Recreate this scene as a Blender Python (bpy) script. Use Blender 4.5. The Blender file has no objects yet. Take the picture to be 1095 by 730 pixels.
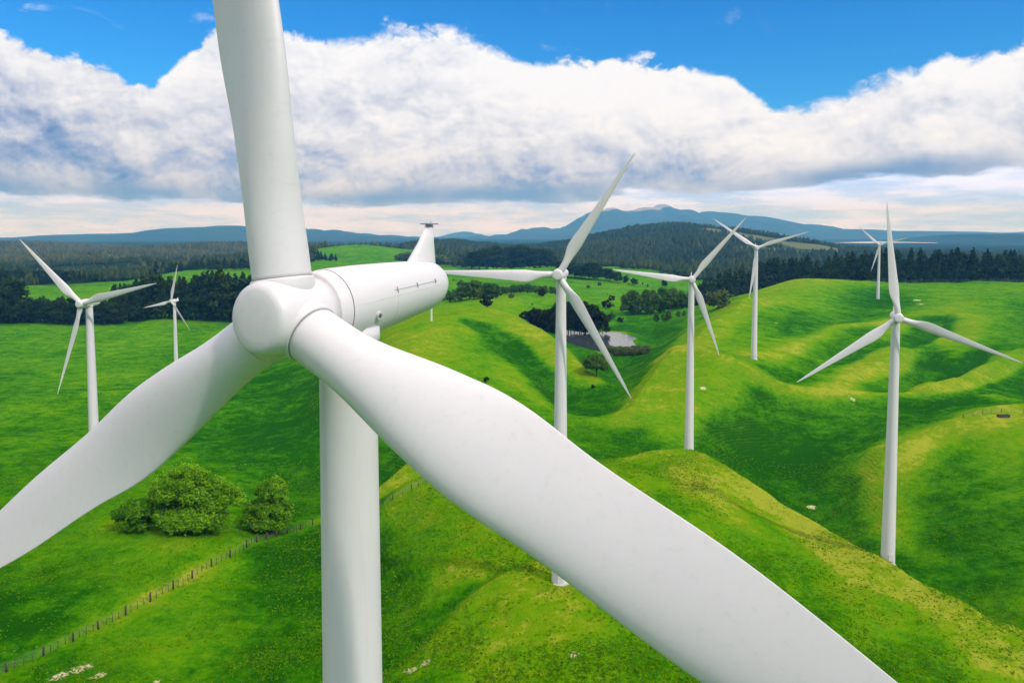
import bpy, math, random
import numpy as np
from mathutils import Vector, Matrix

rng = np.random.default_rng(7)
random.seed(7)
S = bpy.context.scene
COL = S.collection
CZ = 60.0                                   # camera height in the world

# ------------------------------------------------------------------ camera
F_PX, PITCH = 850.0, math.atan(60 / 850.0)
cam_d = bpy.data.cameras.new("camera")
cam = bpy.data.objects.new("camera", cam_d)
COL.objects.link(cam)
cam.location = (0, 0, CZ)
cam.rotation_euler = (math.pi / 2 - PITCH, 0, 0)
cam_d.sensor_width = 36.0
cam_d.lens = 36.0 * F_PX / 1095.0
cam_d.shift_y = -55.0 / 1095.0
cam_d.clip_start = 0.1
cam_d.clip_end = 80000
S.camera = cam
FW = np.array([0, math.cos(PITCH), -math.sin(PITCH)])
UP = np.array([0, math.sin(PITCH), math.cos(PITCH)])


def ray(px, py):
    d = FW + (px - 547.5) / F_PX * np.array([1.0, 0, 0]) + (310 - py) / F_PX * UP
    return d / d[1]


def P(px, py, y):
    return ray(px, py) * y + np.array([0, 0, CZ])


# ------------------------------------------------------------------ tagging / mesh helpers
def tag(o, label=None, cat=None, group=None, kind=None):
    if label: o["label"] = label
    if cat: o["category"] = cat
    if group: o["group"] = group
    if kind: o["kind"] = kind
    return o


def empty(name, loc, rz=0.0):
    o = bpy.data.objects.new(name, None)
    o.empty_display_size = 0.5
    o.location = loc
    o.rotation_euler = (0, 0, rz)
    COL.objects.link(o)
    return o


def link(name, me, parent=None, loc=None):
    o = bpy.data.objects.new(name, me)
    COL.objects.link(o)
    if parent: o.parent = parent
    if loc is not None: o.location = loc
    return o


class MB:
    """collects polygons, builds one mesh"""
    def __init__(s):
        s.v, s.f, s.m, s.n = [], [], [], 0

    def add(s, verts, faces, mat=0):
        verts = np.asarray(verts, float).reshape(-1, 3)
        s.v.append(verts)
        for f in faces:
            s.f.append([i + s.n for i in f]); s.m.append(mat)
        s.n += len(verts)

    def rings(s, rings, cap0=True, cap1=True, mat=0, closed=True):
        """skin a list of rings (each k x 3)"""
        k = len(rings[0]); fs = []
        for i in range(len(rings) - 1):
            for j in range(k if closed else k - 1):
                a, b = i * k + j, i * k + (j + 1) % k
                fs.append([a, b, b + k, a + k])
        if cap0: fs.append(list(range(k))[::-1])
        if cap1: fs.append([(len(rings) - 1) * k + j for j in range(k)])
        s.add(np.concatenate(rings), fs, mat)

    def tube(s, pts, rad, k=8, mat=0, cap=True):
        pts = [np.asarray(p, float) for p in pts]
        if np.isscalar(rad): rad = [rad] * len(pts)
        rs = []
        t0 = pts[-1] - pts[0]; t0 = t0 / np.linalg.norm(t0)
        ref = np.array([0, 0, 1.0]) if abs(t0[2]) < 0.8 else np.array([1.0, 0, 0])
        for i, p in enumerate(pts):
            t = pts[min(i + 1, len(pts) - 1)] - pts[max(i - 1, 0)]
            t = t / np.linalg.norm(t)
            u = np.cross(ref, t); u /= np.linalg.norm(u)
            w = np.cross(t, u)
            a = np.linspace(0, 2 * np.pi, k, endpoint=False)
            rs.append(p + rad[i] * (np.cos(a)[:, None] * u + np.sin(a)[:, None] * w))
        s.rings(rs, cap, cap, mat)

    def box(s, c, d, R=None, mat=0):
        c = np.asarray(c, float); d = np.asarray(d, float) / 2
        v = np.array([[x, y, z] for x in (-1, 1) for y in (-1, 1) for z in (-1, 1)], float) * d
        if R is not None: v = v @ np.asarray(R).T
        s.add(v + c, [[0, 1, 3, 2], [4, 6, 7, 5], [0, 4, 5, 1], [2, 3, 7, 6], [0, 2, 6, 4], [1, 5, 7, 3]], mat)

    def mesh(s, name, mats, smooth=True):
        me = bpy.data.meshes.new(name)
        me.from_pydata(np.concatenate(s.v).tolist(), [], s.f)
        for m in mats: me.materials.append(m)
        me.polygons.foreach_set("material_index", s.m)
        me.polygons.foreach_set("use_smooth", [smooth] * len(s.f))
        me.update()
        return me

    def build(s, name, mats, parent=None, smooth=True, sharp=35):
        me = s.mesh(name, mats if isinstance(mats, (list, tuple)) else [mats], smooth)
        o = link(name, me, parent)
        if smooth and sharp:
            try:
                me.set_sharp_from_angle(angle=math.radians(sharp))
            except Exception:
                pass
        return o


def np_mesh(name, verts, quads, mats, smooth=True, midx=None, attrs=None, colors=None):
    me = bpy.data.meshes.new(name)
    k = quads.shape[1]
    me.vertices.add(len(verts)); me.vertices.foreach_set("co", np.ascontiguousarray(verts, np.float32).ravel())
    me.loops.add(quads.size); me.loops.foreach_set("vertex_index", np.ascontiguousarray(quads, np.int32).ravel())
    me.polygons.add(len(quads))
    me.polygons.foreach_set("loop_start", np.arange(0, quads.size, k, dtype=np.int32))
    me.polygons.foreach_set("use_smooth", np.full(len(quads), smooth))
    for m in mats: me.materials.append(m)
    if midx is not None: me.polygons.foreach_set("material_index", np.asarray(midx, np.int32))
    for n, a in (attrs or {}).items():
        at = me.attributes.new(n, "FLOAT", "POINT")
        at.data.foreach_set("value", np.asarray(a, np.float32))
    me.update(calc_edges=True)
    return me


# ------------------------------------------------------------------ noise
def _hash(ix, iy, seed):
    h = (ix.astype(np.int64) * 374761393 + iy.astype(np.int64) * 668265263 + seed * 974634777) & 0xFFFFFFFF
    h = ((h ^ (h >> 13)) * 1274126177) & 0xFFFFFFFF
    return ((h ^ (h >> 16)) & 0xFFFF) / 65535.0 * 2 - 1


def vnoise(x, y, seed=0):
    ix, iy = np.floor(x), np.floor(y)
    fx, fy = x - ix, y - iy
    fx = fx * fx * fx * (fx * (fx * 6 - 15) + 10); fy = fy * fy * fy * (fy * (fy * 6 - 15) + 10)
    a, b = _hash(ix, iy, seed), _hash(ix + 1, iy, seed)
    c, d = _hash(ix, iy + 1, seed), _hash(ix + 1, iy + 1, seed)
    return (a + (b - a) * fx) * (1 - fy) + (c + (d - c) * fx) * fy


def fbm(x, y, octv=4, seed=0, gain=0.5):
    s, a = 0, 1.0
    for i in range(octv):
        s = s + a * vnoise(x * 2 ** i + 17.3 * i, y * 2 ** i - 9.1 * i, seed + i)
        a *= gain
    return s


def sstep(a, b, x):
    t = np.clip((x - a) / (b - a), 0, 1)
    return t * t * (3 - 2 * t)


# ------------------------------------------------------------------ terrain height
CTRL = [  # photo column, photo row, distance ahead
    # foreground ridge top
    (-250, 730, 95), (0, 730, 99), (0, 700, 108), (0, 600, 137), (120, 650, 121), (200, 600, 138), (200, 730, 100), (330, 565, 165),
    (372, 730, 99), (372, 600, 140), (450, 730, 93), (450, 620, 121), (440, 500, 178), (500, 495, 182), (520, 600, 118),
    (595, 730, 87), (595, 615, 111), (600, 520, 146), (650, 491, 172), (690, 487, 178), (738, 488, 182), (700, 590, 122),
    (780, 508, 168), (870, 560, 147), (950, 604, 128), (850, 650, 112), (850, 730, 91), (1030, 650, 116), (1095, 690, 106),
    (980, 700, 102), (1095, 760, 92), (1300, 780, 92), (1250, 760, 97),
    # left field
    (120, 572, 150), (260, 572, 155), (0, 520, 185), (150, 480, 232), (300, 470, 245), (0, 420, 330), (120, 400, 385),
    (250, 400, 380), (0, 350, 570), (120, 345, 590), (250, 342, 600), (-250, 420, 330), (-250, 345, 600),
    # left of centre valley and hill
    (420, 520, 205), (430, 470, 228), (400, 420, 262), (330, 430, 300), (430, 390, 285), (330, 365, 470), (440, 348, 345), (480, 334, 392),
    (520, 365, 330), (545, 338, 395), (570, 355, 360), (600, 378, 325), (640, 425, 268), (600, 440, 245), (560, 420, 265), (680, 478, 214),
    (520, 440, 240),
    # valley behind the hill and pond floor
    (420, 312, 760), (480, 315, 690), (540, 322, 560), (600, 350, 480), (655, 362, 430), (690, 364, 425), (640, 398, 330), (660, 385, 365), (620, 372, 405),
    (700, 345, 510), (660, 320, 680), (600, 310, 800), (560, 300, 950), (660, 295, 1050), (720, 330, 640), (700, 300, 1000),
    # right hill
    (680, 440, 240), (690, 415, 264), (720, 388, 300), (755, 356, 372), (800, 322, 470), (850, 298, 610), (900, 299, 640), (950, 302, 640),
    (1020, 303, 630), (1095, 302, 620), (1300, 300, 620), (939, 324, 540), (1020, 330, 480), (1095, 340, 450), (860, 340, 440), (760, 400, 262), (810, 390, 288),
    (780, 478, 228), (830, 450, 244), (870, 552, 182), (900, 470, 232), (860, 415, 275), (905, 400, 300), (880, 375, 352), (960, 385, 325), (900, 440, 258),
    (950, 490, 205), (1000, 470, 216), (1060, 446, 226), (1095, 444, 226), (1300, 440, 230), (1000, 425, 282), (1040, 405, 305), (1095, 418, 290),
    (1095, 380, 350), (1000, 365, 372), (1000, 560, 168), (1050, 560, 164), (1095, 600, 146), (1020, 640, 132), (960, 560, 170),
    # behind crests / far floor
    (850, 309, 900), (1000, 309, 900), (1150, 309, 900), (780, 325, 720), (100, 311, 770), (0, 311, 770), (250, 308, 800), (180, 285, 1250), (240, 282, 1250), (100, 298, 1000), (340, 296, 900),
    (395, 263, 1500), (365, 273, 1400), (430, 276, 1450), (480, 288, 1250), (650, 288, 1200),
    (0, 275, 2000), (300, 274, 2000), (600, 274, 2000), (900, 274, 2000), (1200, 274, 2000),
    (-100, 264, 3600), (250, 264, 3600), (550, 264, 3600), (850, 264, 3600), (1200, 264, 3600),
    (-200, 257, 8000), (300, 257, 8000), (800, 257, 8000), (1300, 257, 8000), (300, 253.4, 16000), (800, 253.4, 16000),
]
_c = np.array([P(*c) for c in CTRL])
_extra = []
for x in (-60, -20, 20, 60):
    _extra += [(x, 45, CZ - 46), (x, 12, CZ - 44)]
_c = np.vstack([_c, np.array(_extra, float)])


def _tp(x, y):
    r = np.hypot(x, y); a = np.clip(np.arctan2(x, y), -0.75, 0.75)
    return np.stack([a / 0.22, np.log(np.maximum(r, 8)) / 0.42], -1)


_q = _tp(_c[:, 0], _c[:, 1])


def _phi(d2):
    return 0.5 * d2 * np.log(d2 + 1e-9)


_n = len(_q)
_A = np.zeros((_n + 3, _n + 3))
_d2 = ((_q[:, None] - _q[None]) ** 2).sum(-1)
_A[:_n, :_n] = _phi(_d2) + np.eye(_n) * 0.004
_A[:_n, _n] = 1; _A[:_n, _n + 1:] = _q; _A[_n, :_n] = 1; _A[_n + 1:, :_n] = _q.T
_w = np.linalg.solve(_A, np.concatenate([_c[:, 2], np.zeros(3)]))


def poly_dist(x, y, pts):
    best = np.full(x.shape, 1e9)
    for a, b in zip(pts[:-1], pts[1:]):
        ab = b - a
        t = np.clip(((x - a[0]) * ab[0] + (y - a[1]) * ab[1]) / (ab @ ab), 0, 1)
        best = np.minimum(best, np.hypot(x - a[0] - t * ab[0], y - a[1] - t * ab[1]))
    return best


def XY(l):
    return [P(*p)[:2] for p in l]


# gullies and spurs: (polyline, height, half width)
FOLDS = [
    (XY([(515, 352, 360), (545, 372, 335), (590, 405, 285), (625, 440, 255)]), -2.8, 9),
    (XY([(575, 352, 375), (610, 385, 320), (640, 410, 290)]), 2.0, 6),
    (XY([(1000, 340, 450), (985, 380, 352), (1000, 405, 305)]), -3.5, 10),
    (XY([(1090, 388, 335), (1040, 405, 305), (990, 430, 275)]), 2.6, 6),
    (XY([(905, 500, 198), (880, 555, 172), (930, 600, 150), (990, 640, 132)]), -2.5, 7),
    (XY([(660, 340, 480), (690, 360, 425), (660, 395, 345), (660, 440, 245)]), -2.0, 12),
    (XY([(400, 545, 168), (450, 515, 178), (500, 500, 182)]), 1.2, 5),
    (XY([(410, 560, 162), (470, 520, 172)]), -0.9, 3),
    (XY([(420, 690, 100), (500, 640, 112), (590, 590, 122)]), -0.8, 2.2),
    (XY([(425, 710, 97), (520, 650, 110), (600, 605, 118)]), 0.5, 2.0),
    (XY([(680, 495, 172), (705, 515, 160), (720, 560, 140)]), -0.8, 4),
    (XY([(690, 489, 180), (738, 490, 182), (780, 508, 168), (870, 560, 147), (950, 604, 128), (1030, 650, 116)]), 1.0, 3.5),
]


CREASES = [
    (XY([(715, 386, 305), (761, 391, 284), (810, 403, 268), (841, 412, 262), (920, 419, 266), (1013, 426, 272), (1066, 438, 268)]), 2.8, 7),
    (XY([(826, 388, 300), (860, 368, 355), (900, 353, 410), (965, 342, 440)]), 1.8, 9),
    (XY([(850, 395, 305), (900, 385, 330), (950, 372, 362)]), -1.8, 9),
    (XY([(672, 440, 240), (690, 415, 264), (720, 388, 300), (755, 356, 372), (800, 322, 470)]), 3.2, 9),
    (XY([(880, 552, 180), (905, 525, 190), (950, 492, 205), (1000, 471, 216), (1060, 447, 226), (1120, 444, 228)]), 2.6, 8),
    (XY([(1095, 386, 338), (1040, 405, 305), (990, 428, 277)]), 2.4, 6),
    (XY([(1010, 362, 378), (950, 385, 327), (890, 420, 270)]), 2.6, 9),
    (XY([(1050, 395, 325), (1000, 412, 300), (960, 425, 282)]), -2.4, 7),
    (XY([(515, 352, 360), (545, 372, 335), (590, 405, 285), (625, 440, 255)]), -1.5, 5),
    (XY([(490, 338, 385), (530, 360, 345), (575, 392, 300)]), 1.6, 6),
    (XY([(548, 338, 395), (585, 360, 350), (622, 398, 300)]), 1.6, 6),
    (XY([(690, 487, 178), (738, 489, 182), (780, 508, 168), (870, 560, 147), (950, 604, 128), (1030, 650, 116), (1095, 690, 106)]), 1.6, 5),
    (XY([(400, 545, 168), (450, 515, 178), (500, 500, 182), (600, 505, 160)]), 1.0, 4),
    (XY([(840, 520, 190), (870, 545, 178), (905, 580, 162), (960, 630, 140)]), -2.0, 6),
    (XY([(300, 440, 290), (200, 455, 262), (90, 480, 232)]), -1.2, 9),
    (XY([(330, 395, 380), (230, 405, 365), (120, 420, 340)]), 1.4, 12),
]
POND_Z = float(P(655, 362, 430)[2]) + 0.2
_o = [(602, 352), (625, 356), (650, 354.5), (664, 355.5), (676, 359), (682, 362), (676, 364), (678, 367), (684, 372), (678, 376), (664, 377), (640, 376), (618, 370), (596, 362)]
POND = np.array([[ray(a, b)[0] * (POND_Z - CZ) / ray(a, b)[2], (POND_Z - CZ) / ray(a, b)[2]] for a, b in _o])
for _ in range(2):
    POND = np.stack([POND * .75 + np.roll(POND, -1, 0) * .25, POND * .25 + np.roll(POND, -1, 0) * .75], 1).reshape(-1, 2)


def pond_sd(x, y):
    d = poly_dist(x, y, list(POND) + [POND[0]])
    ins = np.zeros(x.shape, bool)
    for a, b in zip(POND, np.roll(POND, -1, 0)):
        c = (a[1] > y) != (b[1] > y)
        ins ^= c & (x < (b[0] - a[0]) * (y - a[1]) / (b[1] - a[1] + 1e-12) + a[0])
    return np.where(ins, -d, d)


def H(x, y, detail=True):
    x = np.asarray(x, float); y = np.asarray(y, float)
    sh = x.shape; x = x.ravel(); y = y.ravel()
    z = np.empty_like(x)
    for i in range(0, len(x), 60000):
        q = _tp(x[i:i + 60000], y[i:i + 60000])
        d2 = ((q[:, None] - _q[None]) ** 2).sum(-1)
        z[i:i + 60000] = _phi(d2) @ _w[:_n] + _w[_n] + q @ _w[_n + 1:]
    r = np.hypot(x, y)
    a = np.abs(np.arctan2(x, y))
    k = sstep(0.68, 1.1, a)
    z = z * (1 - k) + (CZ - 55 + 6 * fbm(x / 90, y / 90, 3, 5)) * k
    k = sstep(60, 20, r)
    z = z * (1 - k) + (CZ - 45) * k
    k = sstep(6000, 9000, r)
    z = z * (1 - k) + (CZ - 60) * k
    for pts, h, w in FOLDS:
        m = (x > min(p[0] for p in pts) - 3 * w) & (x < max(p[0] for p in pts) + 3 * w) & (y > min(p[1] for p in pts) - 3 * w) & (y < max(p[1] for p in pts) + 3 * w)
        if m.any():
            z[m] += h * np.exp(-(poly_dist(x[m], y[m], pts) / w) ** 2)
    for pts, h, w in CREASES:
        m = (x > min(p[0] for p in pts) - 4 * w) & (x < max(p[0] for p in pts) + 4 * w) & (y > min(p[1] for p in pts) - 4 * w) & (y < max(p[1] for p in pts) + 4 * w)
        if m.any():
            d = poly_dist(x[m], y[m], pts)
            z[m] += h * np.exp(-np.sqrt(d * d + 0.25) / w) * sstep(4 * w, 2.6 * w, d)
    if detail:
        f = sstep(30, 90, r)
        z += f * (1.1 * fbm(x / 62, y / 62, 2, 8) + 0.75 * fbm(x / 24, y / 24, 2, 11) + 0.30 * fbm(x / 7.5, y / 7.5, 2, 21) + 0.11 * fbm(x / 1.9, y / 1.9, 2, 31)
                  + np.clip(r / 1500, 0, 1) * sstep(7000, 3000, r) * 4.0 * fbm(x / 190, y / 190, 3, 41))
    m = (np.abs(x - POND[:, 0].mean()) < 60) & (np.abs(y - POND[:, 1].mean()) < 90)
    if m.any():
        sd = pond_sd(x[m], y[m])
        k = sstep(22, 1, sd)
        zz = z[m]
        tgt = POND_Z + np.clip(sd * 0.10, -0.6, 0.5)
        z[m] = zz * (1 - k) + tgt * k
    return z.reshape(sh)




def hit(px, py, y0=70.0, y1=9000.0):
    """where the line of sight through a photo pixel first meets the ground"""
    d = ray(px, py)
    ys = np.exp(np.linspace(math.log(y0), math.log(y1), 900))
    below = (CZ + d[2] * ys) < H(d[0] * ys, ys)
    i = int(np.argmax(below)) if below.any() else len(ys) - 1
    lo, hi = ys[max(i - 1, 0)], ys[i]
    t = np.linspace(lo, hi, 40)
    b = (CZ + d[2] * t) < H(d[0] * t, t)
    y = t[int(np.argmax(b))] if b.any() else hi
    return np.array([d[0] * y, y, float(H(np.array([d[0] * y]), np.array([y]))[0])])


# ------------------------------------------------------------------ material helper
def mat_new(name):
    m = bpy.data.materials.new(name); m.use_nodes = True
    m.node_tree.nodes.clear()
    return m, NT(m.node_tree)


class NT:
    def __init__(s, t): s.t = t
    def n(s, typ, ins=None, **kw):
        nd = s.t.nodes.new(typ)
        for k, v in kw.items(): setattr(nd, k, v)
        for k, v in (ins or {}).items():
            sock = nd.inputs[k]
            if isinstance(v, bpy.types.NodeSocket): s.t.links.new(v, sock)
            else: sock.default_value = v
        return nd
    def math(s, op, a, b=None, c=None, clamp=False):
        i = {0: a}
        if b is not None: i[1] = b
        if c is not None: i[2] = c
        return s.n("ShaderNodeMath", i, operation=op, use_clamp=clamp).outputs[0]
    def mix(s, f, a, b, blend="MIX"):
        nd = s.n("ShaderNodeMix", data_type="RGBA", blend_type=blend)
        for k, v in ((0, f), (6, a), (7, b)):
            if isinstance(v, bpy.types.NodeSocket): s.t.links.new(v, nd.inputs[k])
            elif k == 0: nd.inputs[0].default_value = v
            else: nd.inputs[k].default_value = (*v[:3], 1)
        return nd.outputs[2]
    def ramp(s, f, a, b, lo=0.0, hi=1.0, interp="SMOOTHSTEP"):
        return s.n("ShaderNodeMapRange", {0: f, 1: a, 2: b, 3: lo, 4: hi}, interpolation_type=interp).outputs[0]
    def noise(s, vec, scale, detail=4, rough=0.55, dist=0.0):
        return s.n("ShaderNodeTexNoise", {"Vector": vec, "Scale": scale, "Detail": detail, "Roughness": rough, "Distortion": dist}).outputs[0]
    def vec(s, x, y, z):
        return s.n("ShaderNodeCombineXYZ", {0: x, 1: y, 2: z}).outputs[0]
    def attr(s, name):
        return s.n("ShaderNodeAttribute", attribute_name=name)
    def out(s, surf):
        s.n("ShaderNodeOutputMaterial", {0: surf})


def simple_mat(name, col, rough=0.6, spec=0.3, var=0.12, scale=1.5, metal=0.0, bump=0.0):
    m, t = mat_new(name)
    co = t.n("ShaderNodeTexCoord").outputs["Object"]
    nz = t.noise(co, scale, 5, 0.6)
    f = t.ramp(nz, 0.3, 0.7, 1 - var, 1 + var)
    c = t.mix(1.0, col, t.vec(f, f, f), "MULTIPLY")
    ins = {"Base Color": c, "Roughness": rough, "Metallic": metal, "Specular IOR Level": spec}
    if bump:
        ins["Normal"] = t.n("ShaderNodeBump", {"Height": nz, "Strength": bump, "Distance": 0.05}).outputs[0]
    t.out(t.n("ShaderNodeBsdfPrincipled", ins).outputs[0])
    return m


# ------------------------------------------------------------------ world: sky and cloud bank
SUN_TO = Vector((0.54, -0.47, 0.73)).normalized()
W = bpy.data.worlds.new("World"); S.world = W; W.use_nodes = True
W.cycles.sampling_method = "NONE"
W.node_tree.nodes.clear()
w = NT(W.node_tree)
sky = w.n("ShaderNodeTexSky", sky_type="NISHITA", sun_disc=False)
sky.sun_elevation = math.asin(SUN_TO.z)
sky.sun_rotation = math.atan2(SUN_TO.x, SUN_TO.y)
sky.altitude = 300; sky.air_density = 1.0; sky.dust_density = 0.3; sky.ozone_density = 3.0
co = w.n("ShaderNodeTexCoord").outputs["Generated"]
sx = w.n("ShaderNodeSeparateXYZ", {0: co})
X, Y, Z = sx.outputs
hyp = w.math("SQRT", w.math("ADD", w.math("MULTIPLY", X, X), w.math("MULTIPLY", Y, Y)))
AZ = w.math("ARCTAN2", X, Y)
EL = w.math("DIVIDE", Z, w.math("MAXIMUM", hyp, 0.02))         # tangent of the elevation
uu = w.n("ShaderNodeVectorMath", {0: co}, operation="NORMALIZE").outputs[0]


def curve(val, pts):
    nd = w.n("ShaderNodeFloatCurve", {"Value": val})
    c = nd.mapping.curves[0]
    while len(c.points) < len(pts): c.points.new(0.5, 0.5)
    for p, (a, b) in zip(c.points, pts): p.location = (a, b); p.handle_type = "AUTO"
    nd.mapping.use_clip = False
    nd.mapping.update()
    return nd.outputs[0]


def azn(px): return (math.atan((px - 547.5) / F_PX) / math.pi + 1) / 2
def eln(px, py): return (250 - py) / F_PX * math.cos(math.atan((px - 547.5) / F_PX))


TOP = [(-200, 80), (-100, 45), (0, 50), (30, 50), (60, 62), (80, 70), (105, 64), (130, 76), (150, 92), (166, 98), (185, 84), (212, 64), (240, 56), (320, 52),
       (400, 52), (440, 54), (520, 46), (560, 60), (650, 68), (735, 72), (765, 74), (795, 90), (830, 110), (870, 112), (930, 102), (980, 94), (995, 68), (1015, 62), (1035, 74),
       (1060, 56), (1095, 48), (1200, 40), (1350, 90)]
BASE = [(-200, 205), (0, 207), (120, 212), (240, 219), (360, 220), (480, 215), (600, 214), (680, 206), (760, 208), (830, 202), (930, 192), (1000, 186), (1095, 182), (1300, 190)]
azc = w.math("MULTIPLY_ADD", AZ, 0.5 / math.pi, 0.5)
top = curve(azc, [(0, .28), (0.12, .2), (0.25, .27), (0.36, .2)] + [(azn(a), eln(a, b)) for a, b in TOP] + [(.7, .28), (.85, .2), (1, .28)])
base = curve(azc, [(0, .05), (0.3, .05)] + [(azn(a), eln(a, b)) for a, b in BASE] + [(.75, .06), (1, .05)])

# cloud texture space: azimuth / elevation wrapped on a drum so it is seamless
ca, sa = w.math("COSINE", AZ), w.math("SINE", AZ)
def drum(du=0.0, dv=0.0, kv=1.35):
    a = w.math("ADD", AZ, du) if du else AZ
    return w.vec(w.math("SINE", a), w.math("COSINE", a), w.math("MULTIPLY_ADD", EL, kv, dv))


def billow(p, tagseed):
    """cauliflower height field"""
    wv = w.n("ShaderNodeTexNoise", {"Vector": p, "Scale": 7.0, "Detail": 6.0, "Roughness": 0.6}).outputs[1]
    wv = w.n("ShaderNodeVectorMath", {0: wv, 1: (0.5, 0.5, 0.5)}, operation="SUBTRACT").outputs[0]
    wv = w.n("ShaderNodeVectorMath", {0: wv, "Scale": 0.10}, operation="SCALE").outputs[0]
    q = w.n("ShaderNodeVectorMath", {0: p, 1: wv}, operation="ADD").outputs[0]
    v = w.n("ShaderNodeTexVoronoi", {"Vector": q, "Scale": 10.0, "Detail": 5.0, "Roughness": 0.58, "Lacunarity": 2.1, "Smoothness": 0.4}, feature="SMOOTH_F1", normalize=True).outputs["Distance"]
    big = w.noise(q, 5.5, 3, 0.5)
    fine = w.noise(q, 42.0, 5, 0.6)
    h = w.math("MULTIPLY_ADD", v, -1.35, 1.0)
    h = w.math("MULTIPLY_ADD", big, 0.9, h)
    return w.math("MULTIPLY_ADD", fine, 0.22, h)


h0 = billow(drum(), 0)
h1 = billow(drum(0.008, 0.026), 0)          # towards the light: up and a little left
edge = w.math("SUBTRACT", top, EL)
ragged = w.math("MULTIPLY_ADD", h0, 0.085, -0.088)
edge = w.math("ADD", edge, ragged)
soft = w.ramp(w.noise(drum(), 4.0, 2, 0.5), 0.35, 0.65, 0.006, 0.020)
mask = w.n("ShaderNodeMapRange", {0: edge, 1: 0.0, 2: soft, 3: 0.0, 4: 1.0}, interpolation_type="SMOOTHSTEP").outputs[0]
h2 = billow(drum(0.003, 0.008), 0)
relief = w.math("ADD", w.math("MULTIPLY", w.math("SUBTRACT", h0, h1), 0.85), w.math("MULTIPLY", w.math("SUBTRACT", h0, h2), 0.65))
vpos = w.math("DIVIDE", w.math("SUBTRACT", EL, base), w.math("MAXIMUM", w.math("SUBTRACT", top, base), 0.02))
lowf = w.noise(drum(kv=2.6), 4.2, 5, 0.6)
lit = w.math("MULTIPLY_ADD", relief, 1.2, 0.45)
lit = w.math("MULTIPLY_ADD", w.ramp(vpos, 0.0, 0.95), 0.50, lit)
lit = w.math("MULTIPLY_ADD", w.math("SUBTRACT", lowf, 0.5), 1.5, lit)
lit = w.math("ADD", lit, w.ramp(AZ, -0.40, -0.1, -0.14, 0.02))
lit = w.math("MAXIMUM", w.math("MINIMUM", lit, 1.0), 0.0)
cr = w.n("ShaderNodeValToRGB", {0: lit})
e = cr.color_ramp.elements
e[0].position = 0.0; e[0].color = (0.13, 0.22, 0.46, 1)
e[1].position = 1.0; e[1].color = (0.90, 0.92, 0.97, 1)
for p_, c_ in ((0.25, (0.33, 0.40, 0.62)), (0.5, (0.60, 0.64, 0.77)), (0.75, (0.79, 0.82, 0.90))):
    el = e.new(p_); el.color = (*c_, 1)
bank = cr.outputs[0]
# paler layer under the base of the bank
under_n = w.noise(drum(kv=7.0), 6.0, 7, 0.66)
under = w.mix(w.ramp(under_n, 0.36, 0.60), (0.50, 0.70, 1.30), (0.89, 1.02, 1.53))
dark_base = w.math("MULTIPLY", w.ramp(w.math("ABSOLUTE", w.math("SUBTRACT", w.math("SUBTRACT", EL, base), 0.006)), 0.0, 0.024, 1.0, 0.0), w.ramp(w.noise(drum(kv=0.5), 5.0, 3, 0.5), 0.36, 0.58, 0.25, 1.0))
bw = w.math("MULTIPLY_ADD", w.noise(drum(kv=4.0), 9.0, 6, 0.62), 0.050, -0.025)
isbank = w.ramp(w.math("ADD", w.math("SUBTRACT", EL, base), bw), -0.004, 0.005)
bank = w.mix(dark_base, bank, (0.18, 0.27, 0.50))
cloud = w.mix(isbank, under, bank)
# loose wisps above the bank; unseen overhead cloud added as neutral fill light
wisp_n = w.noise(drum(kv=2.2), 9.0, 8, 0.62, 0.6)
wisp = w.math("MULTIPLY", w.ramp(wisp_n, 0.62, 0.80, 0, 0.55), w.ramp(w.math("SUBTRACT", EL, top), 0.10, 0.0))
oh = w.noise(w.vec(w.math("DIVIDE", X, w.math("MAXIMUM", Z, 0.1)), w.math("DIVIDE", Y, w.math("MAXIMUM", Z, 0.1)), 3.3), 1.1, 7, 0.58)
over = w.math("MULTIPLY", w.ramp(oh, 0.36, 0.50), w.ramp(EL, 0.42, 0.7))
mask = w.math("MAXIMUM", mask, w.math("MAXIMUM", wisp, over))
cloud = w.mix(w.math("MAXIMUM", w.ramp(w.math("SUBTRACT", EL, top), 0.02, 0.05), 0.0), cloud, (1.30, 1.25, 1.19))  # everything above the bank brightened, so the overhead cloud fills more
skyc = w.n("ShaderNodeHueSaturation", {"Saturation": 1.35, "Value": 1.0, "Color": sky.outputs[0]}).outputs[0]
skyc = w.mix(1.0, skyc, (0.30, 0.86, 1.22), "MULTIPLY")
bg_sky = w.n("ShaderNodeBackground", {"Color": skyc, "Strength": 0.12})
bg_cl = w.n("ShaderNodeBackground", {"Color": cloud, "Strength": 1.0})
ws = w.n("ShaderNodeMixShader", {0: mask, 1: bg_sky.outputs[0], 2: bg_cl.outputs[0]})
w.n("ShaderNodeOutputWorld", {0: ws.outputs[0]})

sun_d = bpy.data.lights.new("sun", "SUN"); sun = bpy.data.objects.new("sun", sun_d); COL.objects.link(sun)
sun_d.energy = 2.5; sun_d.angle = math.radians(2.5); sun_d.color = (1.0, 0.96, 0.88)
sun.rotation_euler = SUN_TO.to_track_quat("Z", "Y").to_euler()

S.view_settings.view_transform = "Standard"; S.view_settings.look = "None"
S.view_settings.exposure = 0.12; S.view_settings.gamma = 1.0
S.render.engine = "CYCLES"
S.cycles.use_denoising = True
S.cycles.use_adaptive_sampling = True; S.cycles.adaptive_threshold = 0.02
S.cycles.max_bounces = 4; S.cycles.diffuse_bounces = 2; S.cycles.glossy_bounces = 2
S.cycles.transmission_bounces = 2; S.cycles.volume_bounces = 0; S.cycles.transparent_max_bounces = 8
S.cycles.caustics_reflective = False; S.cycles.caustics_refractive = False

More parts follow.
